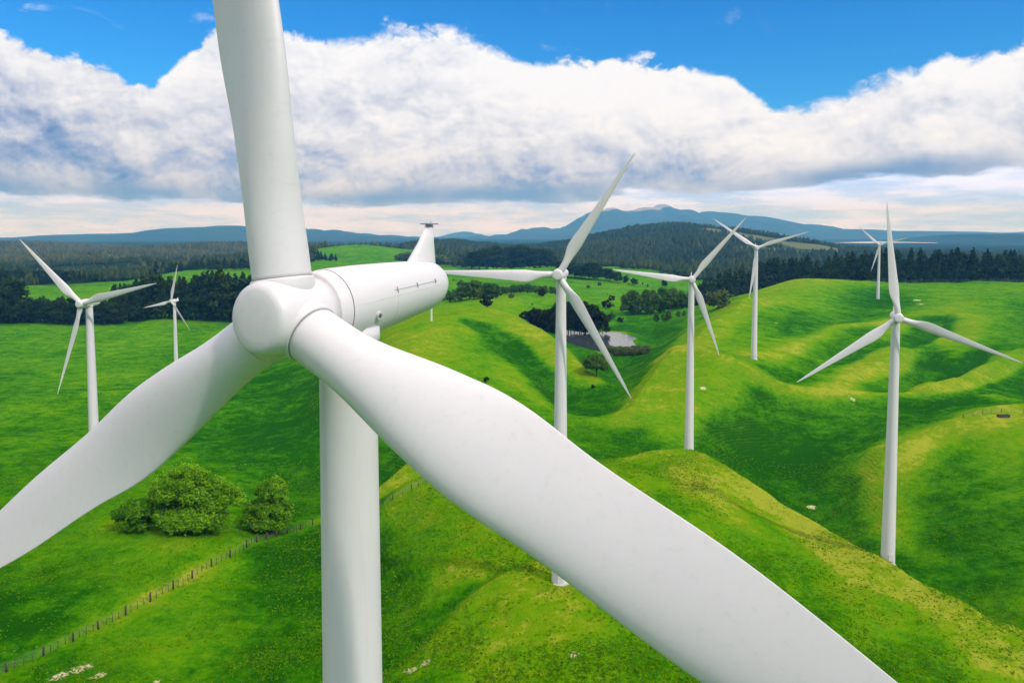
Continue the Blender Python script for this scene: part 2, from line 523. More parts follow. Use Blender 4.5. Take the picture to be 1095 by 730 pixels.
# ------------------------------------------------------------------ ground material
def ground_material():
    m, t = mat_new("pasture")
    pos = t.n("ShaderNodeNewGeometry").outputs["Position"]
    nrm = t.n("ShaderNodeNewGeometry").outputs["Normal"]
    big = t.noise(pos, 0.022, 4, 0.55)
    mid = t.noise(pos, 0.13, 5, 0.6)
    fine = t.noise(pos, 1.1, 6, 0.7)
    tuft = t.noise(pos, 3.0, 3, 0.6)
    dry_light_a = t.attr("dry").outputs["Fac"]
    bare_a = t.attr("bare").outputs["Fac"]
    lush_shade_a = t.attr("lush").outputs["Fac"]
    wood_a = t.attr("wood").outputs["Fac"]
    tus = t.noise(pos, 0.42, 5, 0.68)
    ix = t.math("MULTIPLY_ADD", dry_light_a, 0.34, 0.42)  # index holds grass dryness plus painted-in cloud light and shade
    ix = t.math("MULTIPLY_ADD", lush_shade_a, -0.20, ix)
    for nz, k in ((big, 0.75), (mid, 0.95), (tus, 0.95), (fine, 0.80)):
        ix = t.math("ADD", ix, t.math("MULTIPLY_ADD", nz, k, -0.5 * k))
    gr = t.n("ShaderNodeValToRGB", {0: ix})
    el = gr.color_ramp.elements
    el[0].position = 0.0; el[0].color = (0.009, 0.075, 0.0004, 1)
    el[1].position = 1.0; el[1].color = (0.270, 0.310, 0.022, 1)
    for p_, c_ in ((0.22, (0.026, 0.138, 0.0005)), (0.42, (0.062, 0.205, 0.0008)), (0.60, (0.102, 0.245, 0.0015)), (0.80, (0.145, 0.250, 0.003))):
        q_ = el.new(p_); q_.color = (*c_, 1)
    c = gr.outputs[0]
    # dark rush tufts
    rush = t.math("MULTIPLY", t.ramp(t.noise(pos, 0.55, 4, 0.7), 0.60, 0.74), 0.30)
    c = t.mix(rush, c, (0.012, 0.060, 0.004))
    # stock tracks along the contours
    sp = t.n("ShaderNodeSeparateXYZ", {0: pos})
    zz = t.math("MULTIPLY_ADD", mid, 2.2, sp.outputs[2])
    tr = t.math("SINE", t.math("MULTIPLY", zz, 2 * math.pi / 0.6))
    slope = t.ramp(t.n("ShaderNodeSeparateXYZ", {0: nrm}).outputs[2], 0.97, 0.86)
    trk = t.math("MULTIPLY", t.ramp(tr, 0.35, 1.0), t.math("MULTIPLY", slope, 0.32))
    c = t.mix(trk, c, (0.10, 0.145, 0.02))
    bf = t.ramp(t.math("ADD", bare_a, t.math("MULTIPLY_ADD", t.noise(pos, 1.7, 6, 0.75), 2.6, -1.3)), 0.42, 0.62)
    c = t.mix(bf, c, t.mix(fine, (0.42, 0.33, 0.16), (0.70, 0.62, 0.40)))
    wd = t.mix(t.ramp(t.noise(pos, 0.02, 5, 0.65), 0.35, 0.68), (0.008, 0.022, 0.008), (0.030, 0.048, 0.018))
    c = t.mix(wood_a, c, wd)
    bmp = t.math("ADD", t.math("MULTIPLY", fine, 0.55), t.math("MULTIPLY_ADD", tuft, 0.30, t.math("MULTIPLY", t.math("MULTIPLY", tr, slope), -0.05)))
    b = t.n("ShaderNodeBump", {"Height": bmp, "Strength": 1.0, "Distance": 0.8})
    t.out(t.n("ShaderNodeBsdfPrincipled", {"Base Color": c, "Roughness": 1.0, "Specular IOR Level": 0.0, "Normal": b.outputs[0]}).outputs[0])
    return m


M_GROUND = ground_material()


def wood_start(x, y):
    az = np.arctan2(x, y)
    px = 547.5 + F_PX * np.tan(np.clip(az, -1.2, 1.2))
    return np.interp(px, [-200, 130, 160, 265, 330, 352, 440, 455, 600, 690, 740, 800, 900], [930, 930, 1080, 1120, 1200, 1750, 1750, 1320, 1280, 1150, 1000, 900, 900]) * (1 + 0.06 * fbm(x / 130, y / 130, 3, 55))


def make_ground():
    rr = np.concatenate([np.exp(np.linspace(math.log(2.0), math.log(75), 50))[:-1], np.exp(np.linspace(math.log(75), math.log(700), 640))[:-1],
                         np.exp(np.linspace(math.log(700), math.log(15500), 260))])
    aa = np.concatenate([np.linspace(-math.pi, -0.66, 40)[:-1], np.linspace(-0.66, 0.66, 760)[:-1], np.linspace(0.66, math.pi, 40)[:-1]])
    Rg, Ag = np.meshgrid(rr, aa, indexing="ij")
    x, y = Rg * np.sin(Ag), Rg * np.cos(Ag)
    z = H(x, y)
    r = Rg
    # convexity at about 14 m: dry ridges, green hollows, plus painted cloud light and shade
    h = 9.0
    front = (np.abs(Ag) < 0.66) & (r > 75) & (r < 900)
    conv = np.zeros_like(z)
    xf, yf = x[front], y[front]
    hs = h + 0.02 * r[front]
    z0 = H(xf, yf, False)
    zl = (H(xf + hs, yf, False) + H(xf - hs, yf, False) + H(xf, yf + hs, False) + H(xf, yf - hs, False)) / 4
    conv[front] = (z0 - zl) / hs * 9
    dry = np.clip(0.10 + conv * 1.6, -0.3, 0.85)
    lush = np.clip(0.25 - conv * 1.1, -0.2, 0.9)
    for pts, wd, k in DRY_LIGHT_LINES:
        d = poly_dist(x, y, XY3(pts))
        dry += 0.75 * k * np.exp(-(d / (wd * 1.3)) ** 2)
    for pts, wd, k in LUSH_SHADE_BLOBS:
        d = poly_dist(x, y, XY3(pts))
        lush += k * np.exp(-(d / (1.3 * wd)) ** 2); dry -= 0.5 * k * np.exp(-(d / wd) ** 2)
    bare = np.zeros_like(z)
    for px, py, wd in BARE:
        p = hit(px, py)
        bare = np.maximum(bare, np.exp(-(np.hypot(x - p[0], y - p[1]) / wd) ** 2))
    r0 = wood_start(x, y)
    wood = sstep(r0, r0 * 1.12, r)
    nr, na = len(rr), len(aa)
    i = np.arange(nr - 1)[:, None]; j = np.arange(na)[None]
    j2 = (j + 1) % na
    q = np.stack([i * na + j, (i + 1) * na + j, (i + 1) * na + j2, i * na + j2], -1).reshape(-1, 4)
    q = q[:, ::-1]
    me = np_mesh("ground", np.stack([x, y, z], -1).reshape(-1, 3), q, [M_GROUND], True, None,
                 {"dry": dry.ravel(), "bare": bare.ravel(), "lush": lush.ravel(), "wood": wood.ravel()})
    o = link("ground", me)
    tag(o, "rolling green pasture hills under the wind turbines", "ground", kind="structure")
    return o


def XY3(l):
    return [hit(*p)[:2] if len(p) == 2 else P(*p)[:2] for p in l]


DRY_LIGHT_LINES = [  # dry grass strips, also painting in lighter patches between cloud shadows
    ([(715, 390, 302), (761, 394, 282), (810, 405, 266), (841, 414, 260), (920, 421, 264), (1013, 428, 270)], 4, 0.45),
    ([(826, 388, 300), (860, 368, 355), (900, 353, 410), (965, 342, 440)], 8, 0.45),
    ([(-40, 738), (60, 690), (140, 650), (220, 606), (340, 556)], 1.9, 1.5),
    ([(400, 548, 168), (450, 515, 178), (500, 500, 182)], 2.5, 0.6),
    ([(420, 690), (500, 640), (590, 590)], 1.2, 0.5),
    ([(690, 490), (738, 496), (780, 512), (870, 566), (945, 612), (1030, 660)], 7, 0.5),
    ([(760, 520), (850, 600), (960, 690)], 12, 0.35),
    ([(560, 720), (700, 640)], 10, 0.2),
    ([(0, 584), (120, 584), (200, 584)], 0.9, 0.3),
    ([(1000, 476), (1060, 449), (1095, 447)], 6, 0.4),
    ([(890, 545), (945, 500), (1000, 474)], 5, 0.5),
    ([(680, 400), (720, 380), (760, 354)], 7, 0.5),
    ([(960, 385), (920, 405), (880, 425)], 9, 0.55),
    ([(1090, 388), (1040, 408), (1000, 425)], 5, 0.8),
    ([(500, 352), (560, 345), (600, 374)], 5, 0.3),
]
LUSH_SHADE_BLOBS = [  # lush grass, darkened to stand in for cloud shade
    ([(0, 500), (150, 470), (300, 460)], 60, 0.35),
    ([(60, 640), (160, 600), (260, 588)], 18, 0.55),
    ([(0, 420), (250, 410)], 55, 0.15),
    ([(420, 420), (430, 470)], 25, 0.4),
    ([(800, 450), (840, 480), (870, 530)], 26, 0.35),
    ([(1000, 395), (1060, 380)], 22, 0.5),
    ([(1010, 425), (1090, 428)], 10, 0.6),
    ([(560, 400), (620, 440)], 10, 0.4),
    ([(430, 560), (520, 560)], 12, 0.3),
]
BARE = [(86, 714, 1.4), (64, 723, 1.2), (105, 722, 1.1), (168, 728, 0.5), (981, 321, 3.0), (985, 325, 2.2), (752, 415, 1.1), (868, 542, 1.3),
        (614, 699, 0.7), (440, 716, 0.8), (455, 709, 0.7), (912, 427, 0.9), (878, 314, 1.0), (830, 345, 0.9), (872, 323, 0.8), (1046, 333, 0.7)]
ground = make_ground()

# ------------------------------------------------------------------ turbines
M_WHITE = None


def turbine_paint():
    m, t = mat_new("turbine_paint")
    co = t.n("ShaderNodeTexCoord").outputs["Object"]
    n1 = t.noise(co, 0.7, 5, 0.6); n2 = t.noise(co, 9.0, 4, 0.6)
    f = t.math("MULTIPLY_ADD", t.math("SUBTRACT", n1, 0.5), 0.07, t.math("MULTIPLY_ADD", n2, 0.03, 0.97))
    st = t.n("ShaderNodeMapping", {"Vector": co, "Scale": (2.2, 2.2, 0.16)}).outputs[0]
    n3 = t.noise(st, 2.4, 5, 0.65)
    f = t.math("MULTIPLY", f, t.ramp(n3, 0.52, 0.75, 1.0, 0.93))
    c = t.mix(1.0, (0.69, 0.645, 0.652), t.vec(f, f, f), "MULTIPLY")
    r = t.ramp(n1, 0.3, 0.7, 0.36, 0.5)
    b = t.n("ShaderNodeBump", {"Height": n2, "Strength": 0.05, "Distance": 0.02})
    t.out(t.n("ShaderNodeBsdfPrincipled", {"Base Color": c, "Roughness": r, "Specular IOR Level": 0.4, "Normal": b.outputs[0]}).outputs[0])
    return m


M_WHITE = turbine_paint()
M_SEAM = simple_mat("dark_seal", (0.12, 0.115, 0.11), 0.7)
M_SEAL = simple_mat("grey_root_seal", (0.30, 0.29, 0.285), 0.7)
M_STEEL = simple_mat("galvanised_steel", (0.33, 0.33, 0.34), 0.45, metal=0.6)
M_HATCH = simple_mat("weathered_white_paint", (0.60, 0.585, 0.57), 0.55)
M_CONC = simple_mat("foundation_concrete", (0.42, 0.40, 0.36), 0.9, scale=3)

KN = np.array([0.9, 1.3, 2.5, 4.5, 7, 10, 14, 17, 19.0])
KC = np.array([1.22, 1.5, 2.39, 2.39, 2.00, 2.02, 1.42, 0.85, 0.16])
KC_FAR = np.array([0.95, 0.95, 1.25, 1.66, 1.42, 1.10, 0.70, 0.40, 0.10])
KT = np.radians([-17, -16, -11, -7, 0, 8, 18, 21, 22.0])
KT_FAR = np.radians([14, 14, 10, 6, 3, 1, 0, -1, -1.0])


def smooth_interp(x, xp, fp):
    """Catmull-Rom style"""
    m = np.gradient(fp, xp)
    i = np.clip(np.searchsorted(xp, x) - 1, 0, len(xp) - 2)
    h = xp[i + 1] - xp[i]; t = (x - xp[i]) / h
    return (2 * t**3 - 3 * t**2 + 1) * fp[i] + (t**3 - 2 * t**2 + t) * h * m[i] + (-2 * t**3 + 3 * t**2) * fp[i + 1] + (t**3 - t**2) * h * m[i + 1]


def blade_mesh(n_r=64, n_k=40, KC=KC, root=1.22, b_end=6.48, KT=KT, off=0.059):
    """blade along +X, trailing edge to +Y, upwind +Z"""
    s = np.concatenate([np.linspace(0.78, 1.5, 8)[:-1], np.linspace(1.5, 18.4, n_r - 14), np.linspace(18.5, 19.0, 6)])
    c = np.maximum(smooth_interp(s, KN, KC), 0.08)
    tw = smooth_interp(s, KN, KT)
    bl = sstep(1.2, b_end, s)
    rings = []
    a = np.linspace(0, 2 * np.pi, n_k, endpoint=False)
    for si, ci, ti, bi in zip(s, c, tw, bl):
        circ = np.stack([root / 2 * np.cos(a), root / 2 * np.sin(a)], -1)
        u = (np.cos(a) + 1) / 2                       # 1 = trailing edge
        th = 0.26 - 0.07 * min(1, si / 14)
        yt = 5 * th * (0.2969 * np.sqrt(u[::1] * 0 + np.clip(u, 0, 1)) - 0.126 * u - 0.3516 * u**2 + 0.2843 * u**3 - 0.1015 * u**4)
        yt = yt * np.sign(np.sin(a)) * np.where(np.sin(a) > 0, 1.05, 0.95)
        foil = np.stack([(u - 0.5 + off) * ci, yt * ci], -1)
        pr = circ * (1 - bi) + foil * bi
        yy = pr[:, 0] * math.cos(ti) - pr[:, 1] * math.sin(ti)
        zz = pr[:, 0] * math.sin(ti) + pr[:, 1] * math.cos(ti)
        rings.append(np.stack([np.full(n_k, si), yy, zz], -1))
    mb = MB(); mb.rings(rings)
    return mb


def lathe(mb, prof, k=48, mat=0, cap0=True, cap1=True, M=None):
    """profile of (axial, radius) about +Z"""
    a = np.linspace(0, 2 * np.pi, k, endpoint=False)
    rs = []
    for zz, r in prof:
        ring = np.stack([r * np.cos(a), r * np.sin(a), np.full(k, zz)], -1)
        if M is not None: ring = ring @ M[:3, :3].T + M[:3, 3]
        rs.append(ring)
    mb.rings(rs, cap0, cap1, mat)


def frame_from(axis, upish=(0, 0, 1)):
    z = np.asarray(axis, float); z = z / np.linalg.norm(z)
    x = np.cross(upish, z)
    if np.linalg.norm(x) < 1e-6: x = np.array([1.0, 0, 0])
    x /= np.linalg.norm(x)
    return np.stack([x, np.cross(z, x), z], 1)


PROTO = {}


def turbine(hub, base_z, phi, angles, label, group, big=False, k=1.0, cone=2.2, tilt=1.0, pitches=(0, 0, 0)):
    """hub: world position of the rotor centre; phi: yaw of the rotor axis (radians) off the line of sight"""
    phi = float(phi); tl = math.radians(tilt)
    axis = np.array([-math.sin(phi) * math.cos(tl), -math.cos(phi) * math.cos(tl), math.sin(tl)])
    right = np.array([math.cos(phi), -math.sin(phi), 0.0])
    up = np.cross(axis, right); up = up if up[2] > 0 else -up
    back = np.array([math.sin(phi), math.cos(phi), 0.0])
    hub = np.asarray(hub, float)
    tw_xy = hub + back * 1.95 * k
    root = empty("wind_turbine", (tw_xy[0], tw_xy[1], base_z))
    tag(root, label, "wind turbine", group)
    o0 = np.array([tw_xy[0], tw_xy[1], base_z])
    seg = 64 if big else 24

    def place(obj, R, pos):
        M = np.eye(4); M[:3, :3] = R * k; M[:3, 3] = np.asarray(pos) - o0
        obj.matrix_local = Matrix(M.tolist())

    # tower
    ht = hub[2] - 0.55 * k - base_z
    rt = 0.655 * k; rb = rt + min(0.0155 * ht, 0.8) * (0.35 if big else 0.75)
    mb = MB()
    n = 24
    prof = [(-1.0, rb)] + [(ht * i / n, rb + (rt - rb) * i / n) for i in range(n + 1)]
    lathe(mb, prof, seg)
    tower = mb.build("tower", M_WHITE, root)
    fm = MB(); lathe(fm, [(-1.2, rb + 0.3 * k), (0.02 * k, rb + 0.3 * k), (0.06 * k, rb + 0.25 * k)], seg, 0)
    fo = fm.build("foundation", M_CONC, root)
    if big:
        for q in (0.33, 0.66):
            fl = MB()
            r_ = rb + (rt - rb) * q
            lathe(fl, [(ht * q - 0.05, r_ + 0.004), (ht * q - 0.04, r_ + 0.02), (ht * q + 0.04, r_ + 0.02), (ht * q + 0.05, r_ + 0.004)], seg, 0, False, False)
            fl.build("tower_flange", M_WHITE, tower)
    if not PROTO.get("door"):
        db = MB(); db.box((0, 0, 1.25), (0.75, 0.06, 1.9)); PROTO["door"] = db.mesh("door", [M_HATCH], False)
    dr = link("door", PROTO["door"], tower)
    dr.matrix_local = Matrix(([k, 0, 0, 0], [0, k, 0, -rb + 0.01], [0, 0, k, 0], [0, 0, 0, 1]))

    Rn = np.stack([right, up, axis], 1)
    # hub
    key = "hub_big" if big else "hub"
    if key not in PROTO:
        hb = MB()
        prof = [(-0.78, 0.815), (-0.5, 0.83), (0.1, 0.83), (0.42, 0.80), (0.66, 0.765), (0.80, 0.72), (0.86, 0.67), (0.895, 0.58), (0.915, 0.40), (0.925, 0.2), (0.93, 0.03)]
        lathe(hb, prof, 64 if big else 20)
        PROTO[key] = hb.mesh("hub", [M_WHITE])
    ho = link("hub", PROTO[key], root); place(ho, Rn, hub)
    # nacelle: along -axis, levelled
    Rl = np.stack([right, np.array([0, 0, 1.0]), -back], 1)
    key = "nac_big" if big else "nac"
    if key not in PROTO:
        nb = MB()
        prof = [(-0.786, 0.80), (-0.82, 0.835), (-1.0, 0.865), (-1.2, 0.88), (-2.2, 0.845), (-3.4, 0.775), (-4.5, 0.695), (-5.0, 0.655), (-5.35, 0.585), (-5.58, 0.47), (-5.72, 0.32), (-5.78, 0.12)]
        a = np.linspace(0, 2 * np.pi, 64 if big else 20, endpoint=False)
        rs = []
        for zz, r in prof:
            rise = 0.03 + (0.078 if big else 0.01) * (-zz - 0.8)             # body climbs gently towards its tail
            rs.append(np.stack([r * np.cos(a), r * np.sin(a) * 1.02 + rise, np.full(len(a), zz if big else zz * 0.78)], -1))
        nb.rings(rs)
                # yaw bearing collar under the body
        lathe(nb, [(-0.75, 0.70), (-0.70, 0.74), (-0.4, 0.74)], 40, 0, True, True, np.array([[1, 0, 0, 0], [0, 0, 1, 0], [0, -1, 0, -1.95], [0, 0, 0, 1.0]]))
        PROTO[key] = nb.mesh("nacelle", [M_WHITE])
    no = link("nacelle", PROTO[key], root); place(no, Rl, hub)
    # mast on the tail
    key = "mast_big" if big else "mast"
    if key not in PROTO:
        sq = 1.0 if big else 0.78; dn = 0.0 if big else 0.38
        ms = MB()
        pr = []
        for h_, w0, w1, t_ in ((0.80, -4.20, -5.62, .22), (1.06, -4.42, -5.60, .18), (1.5, -4.86, -5.56, .12), (1.98, -5.24, -5.53, .07)):
            zc, hw = (w0 + w1) / 2, abs(w0 - w1) / 2
            aa_ = np.linspace(0, 2 * np.pi, 16, endpoint=False)
            pr.append(np.stack([t_ * np.sin(aa_), np.full(16, h_ - dn), (zc + hw * np.cos(aa_)) * sq], -1))
        ms.rings(pr[::-1])
        PROTO[key] = ms.mesh("instrument_mast", [M_WHITE])
        cb = MB(); cb.box((0, 2.0, -5.38), (0.30, 0.03, 0.42)); cb.tube([(0.1, 2.0, -5.3), (0.1, 2.06, -5.3)], 0.01)
        PROTO[key + "c"] = cb.mesh("sensor_bar", [M_STEEL], False)
    mo = link("instrument_mast", PROTO[key], no)
    if big: link("sensor_bar", PROTO[key + "c"], mo)
    if big:
        def skin(zz, ang, out=0.0):
            zs = [-0.82, -1.0, -1.2, -2.2, -3.4, -4.5, -5.0]; rr_ = [0.835, 0.865, 0.88, 0.845, 0.775, 0.695, 0.655]
            r = np.interp(-zz, [-z_ for z_ in zs], rr_) + out
            return np.array([r * math.cos(ang), r * math.sin(ang) * 1.02 + 0.03 + 0.078 * (-zz - 0.8), zz])
        sm = MB()
        pts = [skin(-1.12, a_, 0.002) for a_ in np.linspace(0, 2 * math.pi, 65)[:-1]]
        pts2 = [p + np.array([0, 0, -0.018]) for p in pts]
        sm.rings([np.array(pts) * np.array([1, 1, 1]), np.array([skin(-1.128, a_, 0.007) for a_ in np.linspace(0, 2 * math.pi, 65)[:-1]]), np.array([skin(-1.145, a_, 0.002) for a_ in np.linspace(0, 2 * math.pi, 65)[:-1]])], False, False)
        sm.build("seam_ring", M_SEAM, no)
        sm = MB(); sm.tube([skin(z_, 0.12, 0.0) for z_ in np.linspace(-1.15, -4.95, 16)], 0.006, 6)
        sm.tube([skin(-2.85, a_, 0.0) for a_ in np.linspace(0.12, -1.3, 14)], 0.006, 6)
        sm.build("panel_seam", M_HATCH, no)
        rl = MB()
        rl.tube([skin(z_, 0.28, 0.016) for z_ in np.linspace(-2.7, -4.75, 10)], 0.004, 6)
        for z_ in (-2.85, -3.75, -4.65):
            rl.tube([skin(z_, 0.28, 0.0), skin(z_, 0.28, 0.03)], 0.014, 6)
            rl.tube([skin(z_, 0.19, 0.015), skin(z_, 0.37, 0.015)], 0.012, 6)
        rl.build("handrail", M_STEEL, no)
        va = MB(); c0 = skin(-2.05, -0.28, 0.0); c1 = skin(-2.05, -0.28, 0.05)
        va.tube([c0, c1], 0.09, 14)
        vc = va.build("vent_cap", M_HATCH, no)
        vo = MB(); vo.tube([skin(-2.05, -0.28, 0.05), skin(-2.05, -0.28, 0.058)], 0.05, 12); vo.build("vent_opening", M_SEAM, vc)
        ob = MB(); ob.tube([(0, 1.0 - 0.04, -4.9), (0, 1.13, -4.9)], [0.16, 0.11], 16); ob.build("vent_hood", M_HATCH, no)
    # blades
    key = "blade_big" if big else "blade"
    if key not in PROTO:
        PROTO[key] = (blade_mesh(90, 56) if big else blade_mesh(48, 20, KC_FAR, 0.95, 4.0, KT_FAR, 0.15)).mesh("blade", [M_WHITE])
        cm = MB(); lathe(cm, [(0.25, 0.66), (0.76, 0.66), (0.80, 0.645), (0.805, 0.60)], 64 if big else 20, 0, True, True, np.array([[0, 0, 1, 0], [0, 1, 0, 0], [-1, 0, 0, 0], [0, 0, 0, 1.0]]))
        PROTO[key + "c"] = cm.mesh("blade_socket", [M_WHITE])
        cm = MB(); lathe(cm, [(0.803, 0.59), (0.804, 0.625), (0.828, 0.625), (0.829, 0.59)], 64 if big else 20, 0, False, False, np.array([[0, 0, 1, 0], [0, 1, 0, 0], [-1, 0, 0, 0], [0, 0, 0, 1.0]]))
        PROTO[key + "s"] = cm.mesh("root_seal", [M_SEAL])
    cn = math.radians(cone)
    for ang, pit in zip(angles, pitches):
        a = math.radians(ang)
        b = math.cos(cn) * (math.cos(a) * right + math.sin(a) * up) + math.sin(cn) * axis
        q = -math.sin(a) * right + math.cos(a) * up
        nz = np.cross(b, q)
        if nz @ axis < 0: nz = -nz
        p = math.radians(pit)
        q2, n2 = math.cos(p) * q + math.sin(p) * nz, -math.sin(p) * q + math.cos(p) * nz
        bo = link("blade", PROTO[key], root); place(bo, np.stack([b, q2, n2], 1), hub)
        if big:
            so = link("root_seal", PROTO[key + "s"], bo)
            so2 = link("blade_socket", PROTO[key + "c"], ho)
            Mh = np.eye(4); Mh[:3, :3] = Rn.T @ np.stack([b, q, nz], 1)
            so2.matrix_local = Matrix(Mh.tolist())
    return root


GR = "white wind turbines standing on the hills"
R_ = math.radians
turbine(P(306.93, 338.54, 16.62), float(H(np.array([-3.8]), np.array([18.4]))[0]), R_(27.8), (96.3 + 1.9, 96.3 + 120 - 3.5, 96.3 + 240 - 1.6),
        "huge white wind turbine seen close up, with grey seams on its long nacelle", GR, True, cone=1.9, tilt=2.1, pitches=(-6.2, 17.7, -13.7))


def far_turbine(px, py, y, basepix, phi, angles, label, k=None, pitches=None):
    hubp = P(px, py, y)
    if basepix is None:
        bz = hubp[2] - 40
    else:
        bz = P(px, basepix, y)[2]
    kk = k or 1.0
    bk = np.array([math.sin(phi), math.cos(phi), 0.0]) * 1.95 * kk
    g = float(H(np.array([hubp[0] + bk[0]]), np.array([hubp[1] + bk[1]]))[0])
    return turbine(hubp, g - 0.05, phi, angles, label, GR, False, kk, pitches=pitches or (12, 12, 12))


far_turbine(87, 325, 182, 545, R_(16), (138, 13.5, 252.5), "white turbine on the green field before the dark wood, one blade hanging beside its tower", 1.16)
far_turbine(183, 322, 385, None, R_(25), (73, 192, -46), "small white turbine at the wood's edge, its short tower half hidden by a huge blade", 0.98)
far_turbine(597, 294, 107, 610, R_(15), (57.5, 179, -58), "white turbine on the near grassy ridge, one blade level and one crossing the pond", 1.0)
far_turbine(740, 299, 183, 487, R_(10), (50.5, 173, -70), "white turbine at the head of the yellowish ridge beside the dark valley", 0.97)
far_turbine(809.5, 265, 288, 390, R_(9), (146, 18, 262), "white turbine on the middle of the grassy slope, its lower blade close to its tower", 0.98)
far_turbine(940.5, 262, 548, 324, R_(25), (136, 16, 255), "tiny white turbine just in front of the dark pine belt", 0.98)
far_turbine(960.5, 340, 129, 605, R_(16), (97, -20, 216), "white turbine on the yellow ridge end with a blade pointing straight up", 1.0)
# small machine hidden behind the nacelle: only the foot of its tower shows
pt = hit(460.5, 343.5)
turbine((pt[0], pt[1], pt[2] + 0.052 * pt[1]), pt[2] - 0.05, R_(25), (80, 200, 320), "distant turbine hidden behind the big nacelle except for its thin tower foot", GR, False, 0.00128 * pt[1] * 0.8, pitches=(12, 12, 12))

# ------------------------------------------------------------------ foliage
def leaf_mat(name, c0, c1, trans=0.25):
    m, t = mat_new(name)
    a = t.attr("tint").outputs["Fac"]
    oi = t.n("ShaderNodeObjectInfo").outputs["Random"]
    f = t.math("ADD", a, t.math("MULTIPLY_ADD", oi, 0.4, -0.2), clamp=True)
    c = t.mix(f, c0, c1)
    d = t.n("ShaderNodeBsdfDiffuse", {"Color": c})
    tr = t.n("ShaderNodeBsdfTranslucent", {"Color": c})
    t.out(t.n("ShaderNodeMixShader", {0: trans, 1: d.outputs[0], 2: tr.outputs[0]}).outputs[0])
    return m


M_BARK = simple_mat("bark", (0.085, 0.065, 0.045), 0.9, 0.1, 0.3, 2.0)
M_PINE = leaf_mat("pine_needles", (0.010, 0.028, 0.006), (0.052, 0.085, 0.018))
M_WILLOW = leaf_mat("willow_leaves", (0.050, 0.190, 0.005), (0.290, 0.540, 0.020), 0.42)
M_MIXED = leaf_mat("mixed_leaves", (0.030, 0.090, 0.010), (0.130, 0.230, 0.035))
M_DARK = leaf_mat("dark_scrub_leaves", (0.010, 0.016, 0.006), (0.036, 0.045, 0.016))
M_SCRUB = leaf_mat("grey_scrub_leaves", (0.05, 0.085, 0.02), (0.17, 0.21, 0.07))


def leaves(blobs, n, size, seed, shell=0.45, flat=0.5):
    """leaf quads spread through ellipsoid clumps -> verts, quads, tint"""
    g = np.random.default_rng(seed)
    blobs = np.asarray(blobs, float)                 # cx cy cz rx ry rz
    vol = (blobs[:, 3] * blobs[:, 4] * blobs[:, 5]) ** (2 / 3)
    idx = g.choice(len(blobs), n, p=vol / vol.sum())
    d = g.normal(size=(n, 3)); d /= np.linalg.norm(d, axis=1)[:, None]
    rad = g.random(n) ** shell * np.where(g.random(n) < 0.22, g.uniform(1.0, 1.5, n), 1.0)
    B = blobs[idx]
    c = B[:, :3] + d * rad[:, None] * B[:, 3:6]
    nrm = d * (1 - flat) + g.normal(size=(n, 3)) * flat * 0.8 + np.array([0, 0, 0.35])
    nrm /= np.linalg.norm(nrm, axis=1)[:, None]
    u = np.cross(nrm, g.normal(size=(n, 3))); u /= np.linalg.norm(u, axis=1)[:, None]
    v = np.cross(nrm, u)
    s = size * (0.55 + 0.9 * g.random(n))[:, None]
    V = np.stack([c - u * s * .5 - v * s * .28, c + u * s * .5 - v * s * .36, c + u * s * .42 + v * s * .36, c - u * s * .46 + v * s * .3], 1)
    tint_b = g.random(len(blobs)) * 0.7 + 0.05
    tint = tint_b[idx] + g.normal(size=n) * 0.16
    return V.reshape(-1, 3), np.arange(n * 4).reshape(-1, 4), np.repeat(np.clip(tint, 0, 1), 4)


def tree_mesh(name, blobs, n, size, seed, leafm, trunk, limbs=(), shell=0.45):
    """one mesh: leaves + trunk"""
    V, Q, T = leaves(blobs, n, size, seed, shell)
    mb = MB()
    mb.tube(*trunk)
    for l in limbs: mb.tube(*l)
    tv = np.concatenate(mb.v)
    tq = np.array([f if len(f) == 4 else [f[0], f[1], f[2], f[3]] for f in mb.f if len(f) == 4])
    v = np.concatenate([V, tv]); q = np.concatenate([Q, tq + len(V)])
    return np_mesh(name, v, q, [leafm, M_BARK], False, np.concatenate([np.zeros(len(Q)), np.ones(len(tq))]), {"tint": np.concatenate([T, np.zeros(len(tv))])})


def pine_blobs(h, r, seed, lo=0.18):
    g = np.random.default_rng(seed); b = []
    for i in range(46):
        t = lo + (1 - lo) * (i / 45) ** 0.9
        rr = r * (1 - ((t - lo) / (1 - lo)) ** 1.5) * (0.75 + 0.4 * g.random()) + 0.3
        a = g.random() * 6.28
        off = rr * 0.62
        s = 0.55 * rr + 0.45
        b.append((off * math.cos(a), off * math.sin(a), h * t, s, s, s * 0.62))
    return b


def round_blobs(h, r, seed, n=26, lo=0.22):
    g = np.random.default_rng(seed); b = []
    for i in range(n):
        a = g.random() * 6.28; t = g.random()
        zc = lo + (0.93 - lo) * t
        rr = r * math.sqrt(max(0.05, 1 - (2 * (t - 0.42) / 1.25) ** 2)) * (0.45 + 0.5 * g.random())
        s = r * (0.26 + 0.22 * g.random())
        b.append((rr * math.cos(a), rr * math.sin(a), h * zc, s, s, s * 0.8))
    return b


def trunk_limbs(h, r0, seed, spread, k=7):
    g = np.random.default_rng(seed)
    tr = ([(0, 0, -0.6), (0.1 * r0, 0, h * .3), (0.25 * r0, -.1 * r0, h * .6), (0, 0, h * .92)], [r0, r0 * .75, r0 * .45, r0 * .12], k, 1)
    li = []
    for i in range(7):
        z = h * (0.25 + 0.09 * i); a = g.random() * 6.28; L = spread * (0.9 - 0.07 * i)
        li.append(([(0, 0, z), (L * .5 * math.cos(a), L * .5 * math.sin(a), z + L * .3), (L * math.cos(a), L * math.sin(a), z + L * .45)], [r0 * .35, r0 * .2, r0 * .05], 5, 1))
    return tr, li


